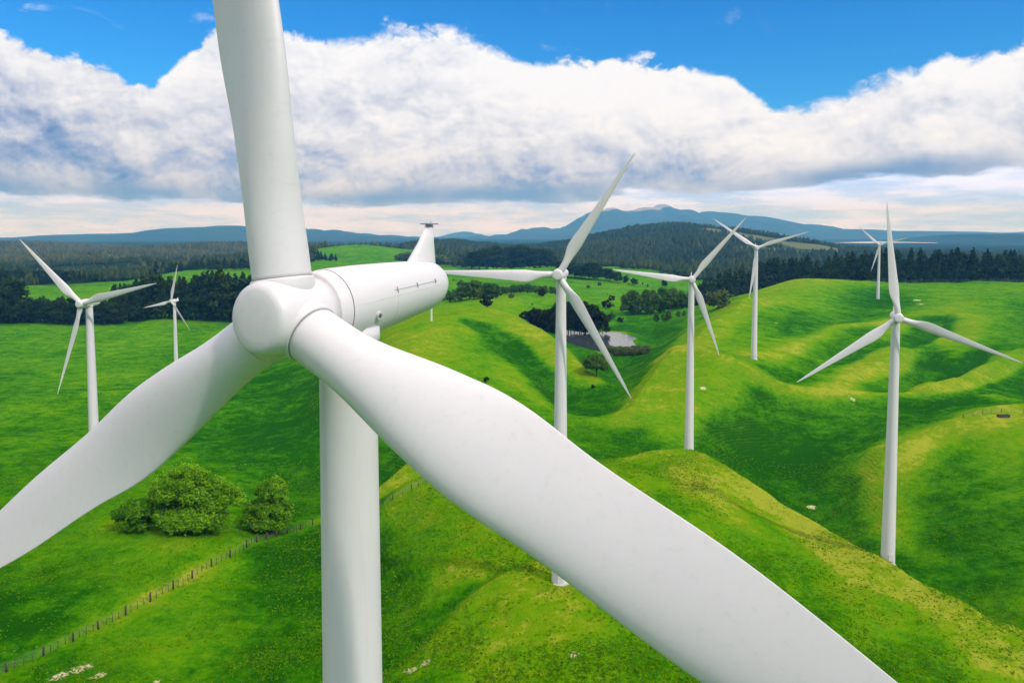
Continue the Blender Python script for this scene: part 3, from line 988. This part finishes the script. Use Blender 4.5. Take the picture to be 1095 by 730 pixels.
def variants(kind, n, h, r, count, size, mat, seed0):
    out = []
    for i in range(n):
        bl = pine_blobs(h, r, seed0 + i) if kind == "pine" else round_blobs(h, r, seed0 + i)
        tr, li = trunk_limbs(h, h * 0.018 + 0.05, seed0 + i, r * .8)
        out.append(tree_mesh(kind + "_tree", bl, count, size, seed0 + i, mat, tr, li))
    return out


PINES = variants("pine", 5, 24.0, 4.6, 1500, 1.15, M_PINE, 100)
ROUND = variants("round", 4, 15.0, 5.4, 1700, 1.0, M_MIXED, 200)
DARKS = variants("round", 3, 13.0, 5.6, 1700, 1.0, M_DARK, 300)
SCRUBS = variants("round", 3, 5.0, 3.2, 900, 0.55, M_SCRUB, 400)
DPINES = variants("round", 4, 22.0, 6.2, 1700, 1.2, M_PINE, 500)
WILS = variants("round", 3, 15.0, 5.0, 1700, 1.0, M_WILLOW, 450)


def plant(name, meshes, x, y, h, href, label, cat, group, wide=1.0, dz=0.0):
    z = float(H(np.array([x]), np.array([y]))[0]) + dz
    o = link(name, random.choice(meshes), None, (x, y, z))
    s = h / href
    o.scale = (s * wide * random.uniform(.88, 1.12), s * wide * random.uniform(.88, 1.12), s)
    o.rotation_euler = (0, 0, random.uniform(0, 6.28))
    return tag(o, label, cat, group)


# pine belt along the crest at the right
def belt(name, meshes, href, x0, x1, step, y, htop, label, group, rows=2, dy=9, cat="tree", wide=1.0, base=None, jit=0.35):
    """trees from column x0 to x1; htop(px) = photo row of the tree top"""
    for r in range(rows):
        px = x0 + (step * 0.5 if r % 2 else 0)
        while px < x1:
            pj = px + random.uniform(-jit, jit) * step
            yy = (y(pj) if callable(y) else y) + r * dy + random.uniform(-3, 3)
            x = ray(pj, 300)[0] * yy
            gz = float(H(np.array([x]), np.array([yy]))[0])
            tz = P(pj, htop(pj) if callable(htop) else htop, yy)[2]
            h = max((tz - gz) * random.uniform(0.78, 1.08), 3)
            plant(name, meshes, x, yy, h, href, label, cat, group, wide)
            px += step


ip = lambda xs, ys: (lambda p: float(np.interp(p, xs, ys)))
belt("pine_tree", PINES + DPINES[:2], 24, 862, 1130, 8.5, 668, ip([860, 900, 940, 1000, 1095], [274, 269, 267, 267, 268]),
     "dark pine in the shelter belt along the crest", "pines in the belt along the crest", 2, 10, wide=1.0)
belt("pine_tree", PINES, 24, 745, 865, 8.5, ip([745, 800, 865], [640, 690, 690]), ip([745, 800, 830, 865], [300, 282, 276, 273]),
     "dark pine in the wood running down beside the green slope", "pines on the slope below the crest", 3, 26, wide=1.05)
# left woods
belt("pine_tree", PINES[:2] + DPINES, 24, -30, 128, 7.5, 585, ip([-30, 5, 20, 60, 128], [286, 288, 317, 318, 316]),
     "dark tree in the low row behind the far edge of the green field", "dark trees in the row at the field edge", 3, 7, wide=1.25)
belt("pine_tree", PINES + DPINES[:3], 24, 122, 272, 8.5, 600, ip([122, 150, 165, 190, 215, 240, 272], [306, 297, 290, 296, 289, 286, 288]),
     "tall dark pine in the wood behind the small turbine", "tall pines behind the field", 3, 9, wide=1.0)
belt("pine_tree", PINES[:2] + DPINES, 24, -30, 135, 8.0, 900, ip([-30, 20, 60, 100, 135], [284, 286, 287, 292, 298]),
     "dark pine in the farther row beyond the bright strip of grass", "pines beyond the bright strip", 2, 14, wide=1.05)
# valley woods
belt("dark_tree", DPINES, 22, 506, 592, 8.0, 1250, ip([506, 530, 560, 592], [270, 264, 263, 268]),
     "dark round tree in the far clump beyond the green hill", "far dark clump beyond the hill", 3, 18, wide=1.5)
belt("dark_tree", DPINES + PINES[:2], 23, 600, 692, 7.5, ip([600, 690], [980, 900]), ip([600, 640, 690], [277, 281, 303]),
     "dark tree in the row descending behind the turbine hub", "dark row descending the valley", 2, 14, wide=1.25)
belt("broadleaf_tree", ROUND, 15, 482, 535, 6.5, 560, ip([482, 500, 515, 535], [312, 302, 299, 306]),
     "mid green tree in the clump behind the hill crest", "mid green clump behind the crest", 2, 12)
belt("broadleaf_tree", ROUND, 15, 530, 606, 6.5, 690, ip([535, 560, 605], [306, 303, 308]),
     "pale green tree in the scrub above the pond thicket", "pale scrub above the pond", 2, 16)
belt("thicket_tree", DARKS, 13, 558, 646, 7.5, 452, ip([555, 575, 600, 622, 640], [334, 329, 324, 322, 334]),
     "dark brown-green tree in the thicket beside the pond", "dark thicket beside the pond", 2, 8)
belt("broadleaf_tree", ROUND, 15, 670, 745, 7.5, 560, ip([668, 690, 720, 745], [315, 309, 309, 314]),
     "soft green poplar in the stand above the pond", "soft green stand above the pond", 3, 12, wide=0.75)
belt("broadleaf_tree", ROUND, 15, 700, 742, 8.0, 500, ip([690, 735], [336, 330]),
     "green bushy tree at the valley side above the pond", "bushy trees at the valley side", 1, 8)
belt("scrub_bush", SCRUBS, 5, 648, 694, 4.5, 372, ip([648, 668, 690], [374, 372, 376]),
     "pale grey-green bush on the near bank of the pond", "bushes on the pond bank", 2, 4, cat="bush", wide=1.0)
belt("dark_tree", PINES, 24, 336, 364, 8.0, 1300, ip([336, 364], [266, 271]),
     "dark tree on the left flank of the far green knoll", "dark trees beside the far knoll", 2, 16, wide=1.2)
belt("dark_tree", PINES, 24, 160, 300, 9.0, 1060, ip([160, 215, 300], [279, 276, 274]),
     "dark tree in the distant row under the bushy hillside", "distant row under the bushy hillside", 2, 16, wide=1.3)
for i in range(44):
    px_, yy = random.uniform(430, 720), math.exp(random.uniform(math.log(480), math.log(1080)))
    x_ = ray(px_, 300)[0] * yy
    if pond_sd(np.array([x_]), np.array([yy]))[0] > 6:
        plant("scrub_bush", random.choice([SCRUBS, SCRUBS, DARKS, ROUND]), x_, yy, random.uniform(2.2, 6.0), 9, "small bush dotted about the green valley floor", "bush", "bushes dotted about the valley floor", 1.2)
belt("scrub_bush", SCRUBS, 5, 430, 470, 6.0, 1380, ip([430, 470], [270, 273]),
     "small bush on the rounded green knoll above the nacelle", "bushes on the far green knoll", 2, 14, cat="bush", wide=2.0)
for px, py, h, nm, ms, lab in (
        (520, 409, 2.0, "scrub_bush", DARKS, "small dark bush alone on the bright hillside"),
        (634, 416, 1.6, "scrub_bush", DARKS, "low dark bush below the lone valley tree"),
        (707, 297, 9.0, "broadleaf_tree", ROUND, "tiny lone tree on the pale field across the valley"),
        (654, 342, 6.0, "broadleaf_tree", ROUND, "lone small tree on the bright field behind the pond"),
        (690, 378, 2.6, "scrub_bush", DARKS, "dark bush at the end of the pond bank"),
        (768, 330, 11.0, "broadleaf_tree", SCRUBS, "pale bare tree standing out against the dark wooded slope"),
        (500, 424, 1.4, "scrub_bush", SCRUBS, "low olive bush on the bright hillside close to the big blade")):
    p = hit(px, py)
    plant(nm, ms, p[0], p[1], h, 13 if ms is DARKS else 15 if ms is ROUND else 5, lab, "bush" if "bush" in nm else "tree", None)


# trees near enough to be split into trunk and crown
def near_tree(px, py, h, r, label, seed, n, size, name="willow_tree", mat=None, blobs=None, group=None, lo=0.14):
    p = hit(px, py)
    root = empty(name, p)
    tag(root, label, "tree", group)
    bl = blobs or round_blobs(h, r, seed, 44, lo)
    V, Q, T = leaves(bl, n, size, seed, 0.40)
    me = np_mesh("crown", V, Q, [mat or M_WILLOW], False, None, {"tint": T})
    link("crown", me, root)
    tr, li = trunk_limbs(h, 0.03 * h, seed, r * .8)
    mb = MB(); mb.tube(*tr[:3], 0)
    for l in li: mb.tube(*l[:3], 0)
    mb.build("trunk", M_BARK, root)
    return root


def clump(parts, seed):
    g = np.random.default_rng(seed); b = []
    for cx, cy, cz, rx, rz, n in parts:
        for i in range(int(n * 1.5)):
            d = g.normal(size=3); d /= np.linalg.norm(d); d[2] = abs(d[2]) * .9 - .25; d *= g.uniform(0.75, 1.12)
            s = rx * (0.15 + 0.15 * g.random())
            b.append((cx + d[0] * rx * .8, cy + d[1] * rx * .8, cz + d[2] * rz * .8, s, s, s * .85))
    return b


near_tree(205, 566, 13.5, 8.0, "big light green willow clump on the dark green field", 21, 66000, 0.30,
          blobs=clump([(1, -1.0, 3.4, 7.4, 3.6, 44), (-2, 0, 8.0, 6.6, 6.4, 46), (5.0, 0.5, 6.4, 5.4, 5.2, 34), (0, -1, 10.5, 4.6, 3.8, 24), (-5, 0, 4.6, 4.4, 4.2, 22)], 5))
near_tree(146, 566, 7.0, 4.0, "low light green willow bush crowding against the big willow clump", 22, 17000, 0.29,
          blobs=clump([(0, -.5, 1.3, 3.4, 1.4, 12), (0, 0, 3.6, 4.3, 3.6, 30), (2.2, 0, 4.8, 3.0, 2.6, 14)], 6))
near_tree(288, 568, 12.0, 5.0, "light green willow leaning over the wire fence, narrower and dark below", 23, 30000, 0.30,
          blobs=clump([(0, -1, 3.0, 4.6, 3.2, 26), (0, 0, 4.8, 5.2, 4.6, 36), (0.9, 0, 9.2, 4.0, 3.4, 24), (-3, -1.0, 3.4, 3.4, 2.8, 16), (3, .5, 4.4, 3.0, 3.2, 14)], 7))
near_tree(638, 402, 8.0, 4.3, "lone small round tree with a bare trunk on the valley floor", 24, 3500, 0.55, "broadleaf_tree", M_MIXED, None, None, 0.42)

# ------------------------------------------------------------------ pond
mw, t = mat_new("pond_water")
pos = t.n("ShaderNodeNewGeometry").outputs["Position"]
b = t.n("ShaderNodeBump", {"Height": t.noise(pos, 0.45, 4, 0.6), "Strength": 0.22, "Distance": 0.12})
t.out(t.n("ShaderNodeBsdfPrincipled", {"Base Color": (0.04, 0.05, 0.06, 1), "Roughness": 0.06, "IOR": 1.33, "Normal": b.outputs[0]}).outputs[0])
ctr = POND.mean(0)
grow = ctr + (POND - ctr) * 1.05
me = bpy.data.meshes.new("pond")
me.from_pydata([(a, b_, POND_Z) for a, b_ in grow], [], [list(range(len(grow)))]); me.materials.append(mw)
me.update()
tag(link("pond_water", me), "small still pond in the valley", "water", kind="structure")

# ------------------------------------------------------------------ post and wire fence
M_POST = simple_mat("weathered_fence_post", (0.075, 0.06, 0.045), 0.9, 0.1, 0.35, 4.0)
M_WIRE = simple_mat("fence_wire", (0.20, 0.19, 0.18), 0.6, metal=0.5)


def fence(pix, step, label, hpost=1.45, battens=3, thick=0.16):
    pts = np.array([hit(*p)[:2] for p in pix])
    seg = np.linalg.norm(np.diff(pts, axis=0), axis=1); cum = np.concatenate([[0], np.cumsum(seg)])
    at = lambda q: np.array([np.interp(q, cum, pts[:, 0]), np.interp(q, cum, pts[:, 1])])
    n = int(cum[-1] / step)
    p0 = at(0); root = empty("wire_fence", (p0[0], p0[1], float(H(p0[:1], p0[1:])[0])))
    o0 = np.array(root.location)
    tag(root, label, "fence")
    pb = MB(); pb.tube([(0, 0, -0.4), (0.0, 0, hpost * .5), (0.02, 0, hpost)], [thick, thick * .95, thick * .85], 8)
    pm = pb.mesh("post", [M_POST])
    bb = MB(); bb.tube([(0, 0, -0.05), (0, 0, hpost * .82)], 0.045, 5)
    bm_ = bb.mesh("batten", [M_POST])
    tops = []
    for i in range(n + 1):
        q = at(i * step + random.uniform(-.25, .25)); z = float(H(q[:1], q[1:])[0])
        o = link("post", pm, root, tuple(np.array([q[0], q[1], z]) - o0))
        o.rotation_euler = (random.uniform(-.08, .08), random.uniform(-.08, .08), random.uniform(0, 6))
        o.scale = (1, 1, random.uniform(.9, 1.12))
        tops.append(np.array([q[0], q[1], z]))
        if i < n:
            for k in range(battens):
                q = at((i + (k + 1) / (battens + 1)) * step); z = float(H(q[:1], q[1:])[0])
                if i * battens + k < 95:
                    link("batten", bm_, root, tuple(np.array([q[0], q[1], z]) - o0))
    wm = MB()
    for hh in (0.3, 0.55, 0.8, 1.05, 1.3):
        wm.tube([p - o0 + np.array([0, 0, hh * hpost / 1.45]) for p in tops], 0.012, 4)
    wm.build("wire_strands", M_WIRE, root)
    return root


fence([(-60, 748), (10, 716), (53, 698), (97, 676), (140, 654), (180, 632), (215, 611), (260, 589), (300, 572), (340, 557)], 4.6,
      "long sagging post and wire fence below the willows on the strip of dry grass")
fence([(400, 546), (430, 530), (465, 511), (484, 502)], 4.0, "short run of wire fence beside the huge turbine tower at the crest", 1.2, 1, 0.07)
fence([(1030, 447), (1055, 442), (1075, 441), (1120, 443)], 6.0, "faint wire fence along the top of the bare hill spur", 1.3, 1, 0.09)


# stock trough near the fence on the spur
p = hit(1073, 446)
root = empty("stock_trough", p, 0.15); tag(root, "low dark stock trough on the brow of the far spur", "trough")
tb = MB()
L, Wd, Hh = 3.4, 1.0, 0.75
tb.box((0, -Wd / 2, Hh / 2), (L, 0.10, Hh)); tb.box((0, Wd / 2, Hh / 2), (L, 0.10, Hh))
tb.box((-L / 2 + .05, 0, Hh / 2), (0.1, Wd - .104, Hh)); tb.box((L / 2 - .05, 0, Hh / 2), (0.1, Wd - .104, Hh)); tb.box((0, 0, 0.1), (L - .21, Wd - .11, .12))
tb.build("basin", M_POST, root, False)
wb = MB(); wb.add([(-L / 2 + .11, -Wd / 2 + .06, .6), (L / 2 - .11, -Wd / 2 + .06, .6), (L / 2 - .11, Wd / 2 - .06, .6), (-L / 2 + .11, Wd / 2 - .06, .6)], [[0, 1, 2, 3]])
wb.build("trough_water", mw, root, False)

# ------------------------------------------------------------------ far hills
def hill_mat(name, a, b, c=None, scale=0.01, patch=None):
    m, t = mat_new(name)
    pos = t.n("ShaderNodeNewGeometry").outputs["Position"]
    n1 = t.noise(pos, scale, 6, 0.65); n2 = t.noise(pos, scale * 0.22, 3, 0.5)
    col = t.mix(t.ramp(n1, 0.35, 0.66), a, b)
    if c: col = t.mix(t.ramp(n2, 0.50, 0.62), col, c)
    if patch:
        f = t.attr("patch").outputs["Fac"]
        col = t.mix(t.ramp(t.math("ADD", f, t.math("MULTIPLY_ADD", n1, 0.8, -0.4)), 0.45, 0.62), col, patch)
    bmp = t.n("ShaderNodeBump", {"Height": n1, "Strength": 0.8, "Distance": 0.1 / scale})
    t.out(t.n("ShaderNodeBsdfPrincipled", {"Base Color": col, "Roughness": 0.95, "Specular IOR Level": 0.05, "Normal": bmp.outputs[0]}).outputs[0])
    return m


def hill(name, label, prof, D, front, back, mat, x_pad=0.0, nx=260, ny=90, rough=0.10, seed=1, patches=(), wl=None, jag=1.0):
    """a ridge whose crest follows the photo profile at distance D; slopes fall to the plain in front and behind"""
    px = np.linspace(prof[0][0], prof[-1][0], nx)
    py = np.interp(px, [p[0] for p in prof], [p[1] for p in prof])
    py = py - 0.9 * fbm(px / 14.0 + seed * 3.1, px * 0 + seed, 4, seed) * jag
    xc = np.array([P(a, 250, D)[0] for a in px]); zc = np.array([P(a, b, D)[2] for a, b in zip(px, py)])
    v = np.concatenate([np.linspace(-1, 0, ny * 2 // 3)[:-1], np.linspace(0, 1, ny // 3)])
    zb = CZ - 62.0
    Xg = np.repeat(xc[None], len(v), 0) * (1 + 0 * v[:, None])
    Yg = D + np.where(v < 0, v * front, v * back)[:, None] + 0 * Xg
    wl = wl or front / 4
    hgt = (zc - zb)[None]
    rid = fbm(Xg / wl + 0.3 * v[:, None], Yg / wl * 0.6, 5, seed)
    fall = np.where(v < 0, 1 - sstep(0, 1, -v) , 1 - sstep(0, 1, v))[:, None]
    spur = 1 + 0.9 * np.abs(vnoise(Xg / wl * 1.1, Yg / wl * .25, seed + 9)) * (1 - fall)
    shape = np.clip(fall ** (1.0 * spur), 0, 1)
    Zg = zb + hgt * shape * (1 + rough * rid * (0.12 + shape * (1 - shape) * 4))
    nv, nxx = Zg.shape
    ii = np.arange(nv - 1)[:, None]; jj = np.arange(nxx - 1)[None]
    q = np.stack([ii * nxx + jj, ii * nxx + jj + 1, (ii + 1) * nxx + jj + 1, (ii + 1) * nxx + jj], -1).reshape(-1, 4)
    pa = np.zeros_like(Zg)
    for a, b_, wx, wy in patches:            # photo column, height fraction of the slope, widths
        u = np.repeat(px[None], nv, 0)
        pa = np.maximum(pa, np.exp(-((u - a) / wx) ** 2 - ((shape - b_) / wy) ** 2))
    me = np_mesh(name, np.stack([Xg, Yg, Zg], -1).reshape(-1, 3), q, [mat], True, None, {"patch": pa.ravel()})
    o = link(name, me); tag(o, label, "hill", kind="structure")
    return Xg, Yg, Zg, pa, shape


def forest(label, grid, n, h, seed, mat, keep=lambda pa, sh, x, y: True, blobby=0.9):
    """a wood far off that reads as one mass"""
    X, Y, Z, pa, sh = grid
    g = np.random.default_rng(seed)
    nv, nx = Z.shape
    fi = g.random(n) * (nv - 2); fj = g.random(n) * (nx - 2)
    i, j = fi.astype(int), fj.astype(int); a, b_ = fi - i, fj - j
    bil = lambda A: (A[i, j] * (1 - a) * (1 - b_) + A[i + 1, j] * a * (1 - b_) + A[i, j + 1] * (1 - a) * b_ + A[i + 1, j + 1] * a * b_)
    x, y, z, p_, s_ = bil(X), bil(Y), bil(Z), bil(pa), bil(sh)
    dens = fbm(x / 170, y / 170, 3, seed)
    ok = (p_ + 0.25 * dens < 0.42) & (s_ > 0.02) & (z > H(x, y, False) - 1)
    x, y, z = x[ok], y[ok], z[ok]; n = len(x)
    forest_mesh(label, x, y, z, h * (0.6 + 0.7 * g.random(n)), g, mat, dens[ok], blobby)


def forest_mesh(label, x, y, z, hh, g, mat, dens, blobby=0.9):
    n = len(x)
    w_ = hh * (0.26 + 0.16 * g.random(n)) * blobby
    k = 6
    an = np.linspace(0, 2 * np.pi, k, endpoint=False)[None] + g.random(n)[:, None] * 6
    def ring(f, zz):
        r_ = w_[:, None] * f * (0.75 + 0.5 * g.random((n, k)))
        return np.stack([x[:, None] + r_ * np.cos(an), y[:, None] + r_ * np.sin(an), z[:, None] + hh[:, None] * (zz + 0.06 * g.normal(size=(n, k)))], -1)
    r0, r1, r2, r3 = ring(0.6, 0.0), ring(1.0, 0.3), ring(0.72, 0.66), ring(0.12, 1.0)
    V = np.concatenate([r0, r1, r2, r3], 1).reshape(-1, 3)
    base = (np.arange(n) * 4 * k)[:, None, None]
    jj = np.arange(k)[None, None]; rr = (np.arange(3) * k)[None, :, None]
    Q = np.stack([base + rr + jj, base + rr + (jj + 1) % k, base + rr + k + (jj + 1) % k, base + rr + k + jj], -1).reshape(-1, 4)
    tint = np.repeat(np.clip(0.35 + 0.25 * dens + 0.22 * g.normal(size=n), 0, 1), 4 * k)
    me = np_mesh("forest", V, Q, [mat], False, None, {"tint": tint})
    o = link("forest", me); tag(o, label, "forest", kind="stuff")


def valley_woods(label, n, h, seed, mat, a0, a1):
    g = np.random.default_rng(seed)
    az = g.uniform(a0, a1, n); r = np.exp(g.uniform(math.log(900), math.log(2700), n))
    x, y = r * np.sin(az), r * np.cos(az)
    ok = (r > wood_start(x, y) * 1.05) & (fbm(x / 150, y / 150, 3, seed) > -0.25)
    x, y, r = x[ok], y[ok], r[ok]; n = len(x)
    z = H(x, y, True)
    X = np.stack([x, x], 1)
    forest_mesh(label, x, y, z, h * (0.6 + 0.7 * g.random(n)), g, mat, fbm(x / 170, y / 170, 3, seed))


M_FOREST = leaf_mat("far_forest_leaves", (0.012, 0.030, 0.007), (0.060, 0.078, 0.018), 0.0)
M_FOREST2 = leaf_mat("left_hill_leaves", (0.024, 0.045, 0.010), (0.105, 0.105, 0.036), 0.0)
M_HILL_A = hill_mat("forest_floor", (0.012, 0.028, 0.010), (0.035, 0.050, 0.018), None, 0.02, (0.11, 0.125, 0.045))
M_HILL_B = hill_mat("bush_hillside", (0.025, 0.040, 0.016), (0.075, 0.075, 0.035), (0.05, 0.075, 0.022), 0.02, (0.15, 0.15, 0.07))
M_RANGE = hill_mat("far_range", (0.010, 0.028, 0.020), (0.030, 0.050, 0.032), (0.022, 0.045, 0.020), 0.004, (0.11, 0.13, 0.07))
M_PEAK = hill_mat("far_peak", (0.012, 0.030, 0.026), (0.040, 0.055, 0.042), None, 0.008, (0.27, 0.25, 0.27))

g1 = hill("hills", "bushy hillside beyond the dark wood", [(-420, 262), (-200, 260), (-60, 261), (0, 262), (40, 262.5), (80, 265), (110, 267), (150, 268), (190, 266), (225, 262), (250, 262), (290, 267), (340, 270), (400, 276)],
          2600, 1600, 700, M_HILL_B, seed=3, rough=0.22, patches=((238, .45, 14, .12), (190, .75, 25, .15), (130, .3, 30, .08)), wl=330)
forest("bushy wood covering the far hillside", g1, 26000, 11, 31, M_FOREST2)
valley_woods("bushy wood on the low ground before the far hillside", 9000, 10, 41, M_FOREST2, -0.68, -0.27)
valley_woods("dark wood spreading over the far valley floor", 14000, 12, 43, M_FOREST, -0.27, 0.68)
g2 = hill("hills", "dark forested hill before the blue mountain", [(400, 276), (430, 266), (455, 260), (480, 259), (505, 262), (540, 266), (580, 264), (620, 258), (650, 251), (680, 244), (705, 242), (730, 243), (760, 245), (790, 251), (830, 260), (870, 267), (920, 268), (980, 273), (1050, 277)],
          2500, 1350, 700, M_HILL_A, seed=7, rough=0.22, patches=((742, .86, 26, .10), (770, .72, 26, .12), (800, .6, 30, .18), (750, .35, 40, .08)), wl=330)
forest("dark forest covering the hill before the mountain", g2, 30000, 12, 33, M_FOREST)
hill("mountain", "long blue ridge on the horizon", [(40, 266), (75, 257), (100, 252), (140, 249), (180, 246), (220, 244), (260, 241), (300, 243), (345, 246), (380, 249), (420, 252), (440, 254), (480, 262), (520, 268)],
     9500, 3000, 2500, M_RANGE, seed=12, jag=1.6, rough=0.22, wl=900)
hill("mountain", "big blue mountain with a pale snowy top", [(380, 266), (440, 259), (480, 256), (520, 252), (560, 247), (590, 243), (606, 240), (618, 233), (632, 228), (655, 224), (675, 223), (690, 220), (712, 220), (730, 223), (745, 229), (755, 226), (775, 227), (800, 232), (830, 238), (870, 243), (920, 247), (1000, 252), (1060, 258), (1120, 266)],
     12000, 4200, 3000, M_PEAK, seed=15, jag=2.2, rough=0.22, patches=((648, 1.0, 24, .07), (695, 1.0, 32, .08), (765, 1.02, 24, .04)), wl=1100)
hill("mountain", "low blue range at the end of the plain", [(780, 262), (830, 252), (860, 247.5), (900, 246), (950, 247), (1000, 247.5), (1060, 249), (1095, 248), (1200, 246), (1350, 250), (1500, 262)],
     11000, 2600, 2500, M_RANGE, seed=18, rough=0.08, wl=900)
hill("hills", "dark blue wooded rise behind the pine belt", [(930, 268), (985, 261), (1010, 255), (1040, 251), (1095, 250.5), (1200, 249), (1400, 262)],
     5200, 1500, 1500, M_RANGE, seed=22, rough=0.12, wl=600)
tinyp = [(455, 258), (470, 252), (485, 249.5), (495, 247.5), (503, 247.8), (515, 250), (530, 258)]
hill("mountain", "pale distant cone on the horizon", tinyp, 14800, 600, 600, M_RANGE, seed=25, rough=0.05, wl=900)

# pale fields and water far out on the plain
M_PALE = simple_mat("pale_stubble", (0.42, 0.41, 0.36), 0.9, 0.1, 0.35, 0.01)


def plain_patch(name, label, poly, z, mat, cat):
    me = bpy.data.meshes.new(name)
    v = []
    for a, b_ in poly:
        d = ray(a, b_); y = (z - CZ) / d[2]; v.append((d[0] * y, y, z))
    me.from_pydata(v, [], [list(range(len(v)))]); me.materials.append(mat); me.update()
    tag(link(name, me), label, cat, kind="structure")


plain_patch("field", "pale strip of settled plain beyond the pine belt", [(888, 259.6), (930, 260.2), (965, 259.6), (1000, 260.0), (1016, 257.4), (1040, 254.4), (1010, 254.6), (985, 255.8), (960, 256.4), (945, 257.8), (915, 258.6)], CZ - 56, M_PALE, "field")
plain_patch("lake_water", "tiny pale lake far out on the plain", [(866, 267.6), (884, 268.4), (888, 266.6), (872, 266.2)], CZ - 56, M_PALE, "water")

# ------------------------------------------------------------------ rough grass tufts on the near ground
def tufts():
    g = np.random.default_rng(77)
    n = 230000
    r = np.exp(g.uniform(math.log(82), math.log(235), n)); a = g.uniform(-0.60, 0.60, n)
    x, y = r * np.sin(a), r * np.cos(a)
    keep = fbm(x / 9, y / 9, 4, 91) + 0.6 * g.normal(size=n) * .9 > 0.05
    x, y = x[keep], y[keep]; n = len(x)
    z = H(x, y)
    hh = (0.05 + 0.13 * g.random(n) ** 2.0)
    V, T = [], []
    for k in range(3):
        th = g.random(n) * 6.28; w_ = hh * (0.5 + .5 * g.random(n))
        dx, dy = np.cos(th) * w_, np.sin(th) * w_
        lx, ly = g.normal(size=n) * 1.2 * hh, g.normal(size=n) * 1.2 * hh
        V.append(np.stack([np.stack([x - dx, y - dy, z - .03], -1), np.stack([x + dx, y + dy, z - .03], -1),
                           np.stack([x + dx * .6 + lx, y + dy * .6 + ly, z + hh], -1), np.stack([x - dx * .5 + lx, y - dy * .5 + ly, z + hh * .85], -1)], 1))
        T.append(np.clip(0.4 + .3 * g.normal(size=n), 0, 1))
    V = np.concatenate(V); T = np.repeat(np.concatenate(T), 4)
    m = leaf_mat("grass_blades", (0.060, 0.210, 0.002), (0.190, 0.350, 0.006), 0.5)
    me = np_mesh("grass", V.reshape(-1, 3), np.arange(len(V) * 4).reshape(-1, 4), [m], False, None, {"tint": T})
    tag(link("grass", me), "rough tufts of green grass on the near slopes", "grass", kind="stuff")


tufts()

# ------------------------------------------------------------------ the air
HAZE = 0.00012
if HAZE:
    mh, t = mat_new("haze")
    vol = t.n("ShaderNodeVolumePrincipled", {"Color": (0.11, 0.47, 1.0, 1), "Absorption Color": (1, 1, 1, 1), "Density": HAZE, "Anisotropy": 0.2})
    o_ = t.n("ShaderNodeOutputMaterial"); t.t.links.new(vol.outputs[0], o_.inputs["Volume"])
    hb = MB(); hb.box((0, 0, (CZ + 460 + CZ - 120) / 2), (32400, 32400, 580))
    ho = hb.build("haze", mh, None, False)
    tag(ho, "thin bluish air between the hills", "haze", kind="stuff")
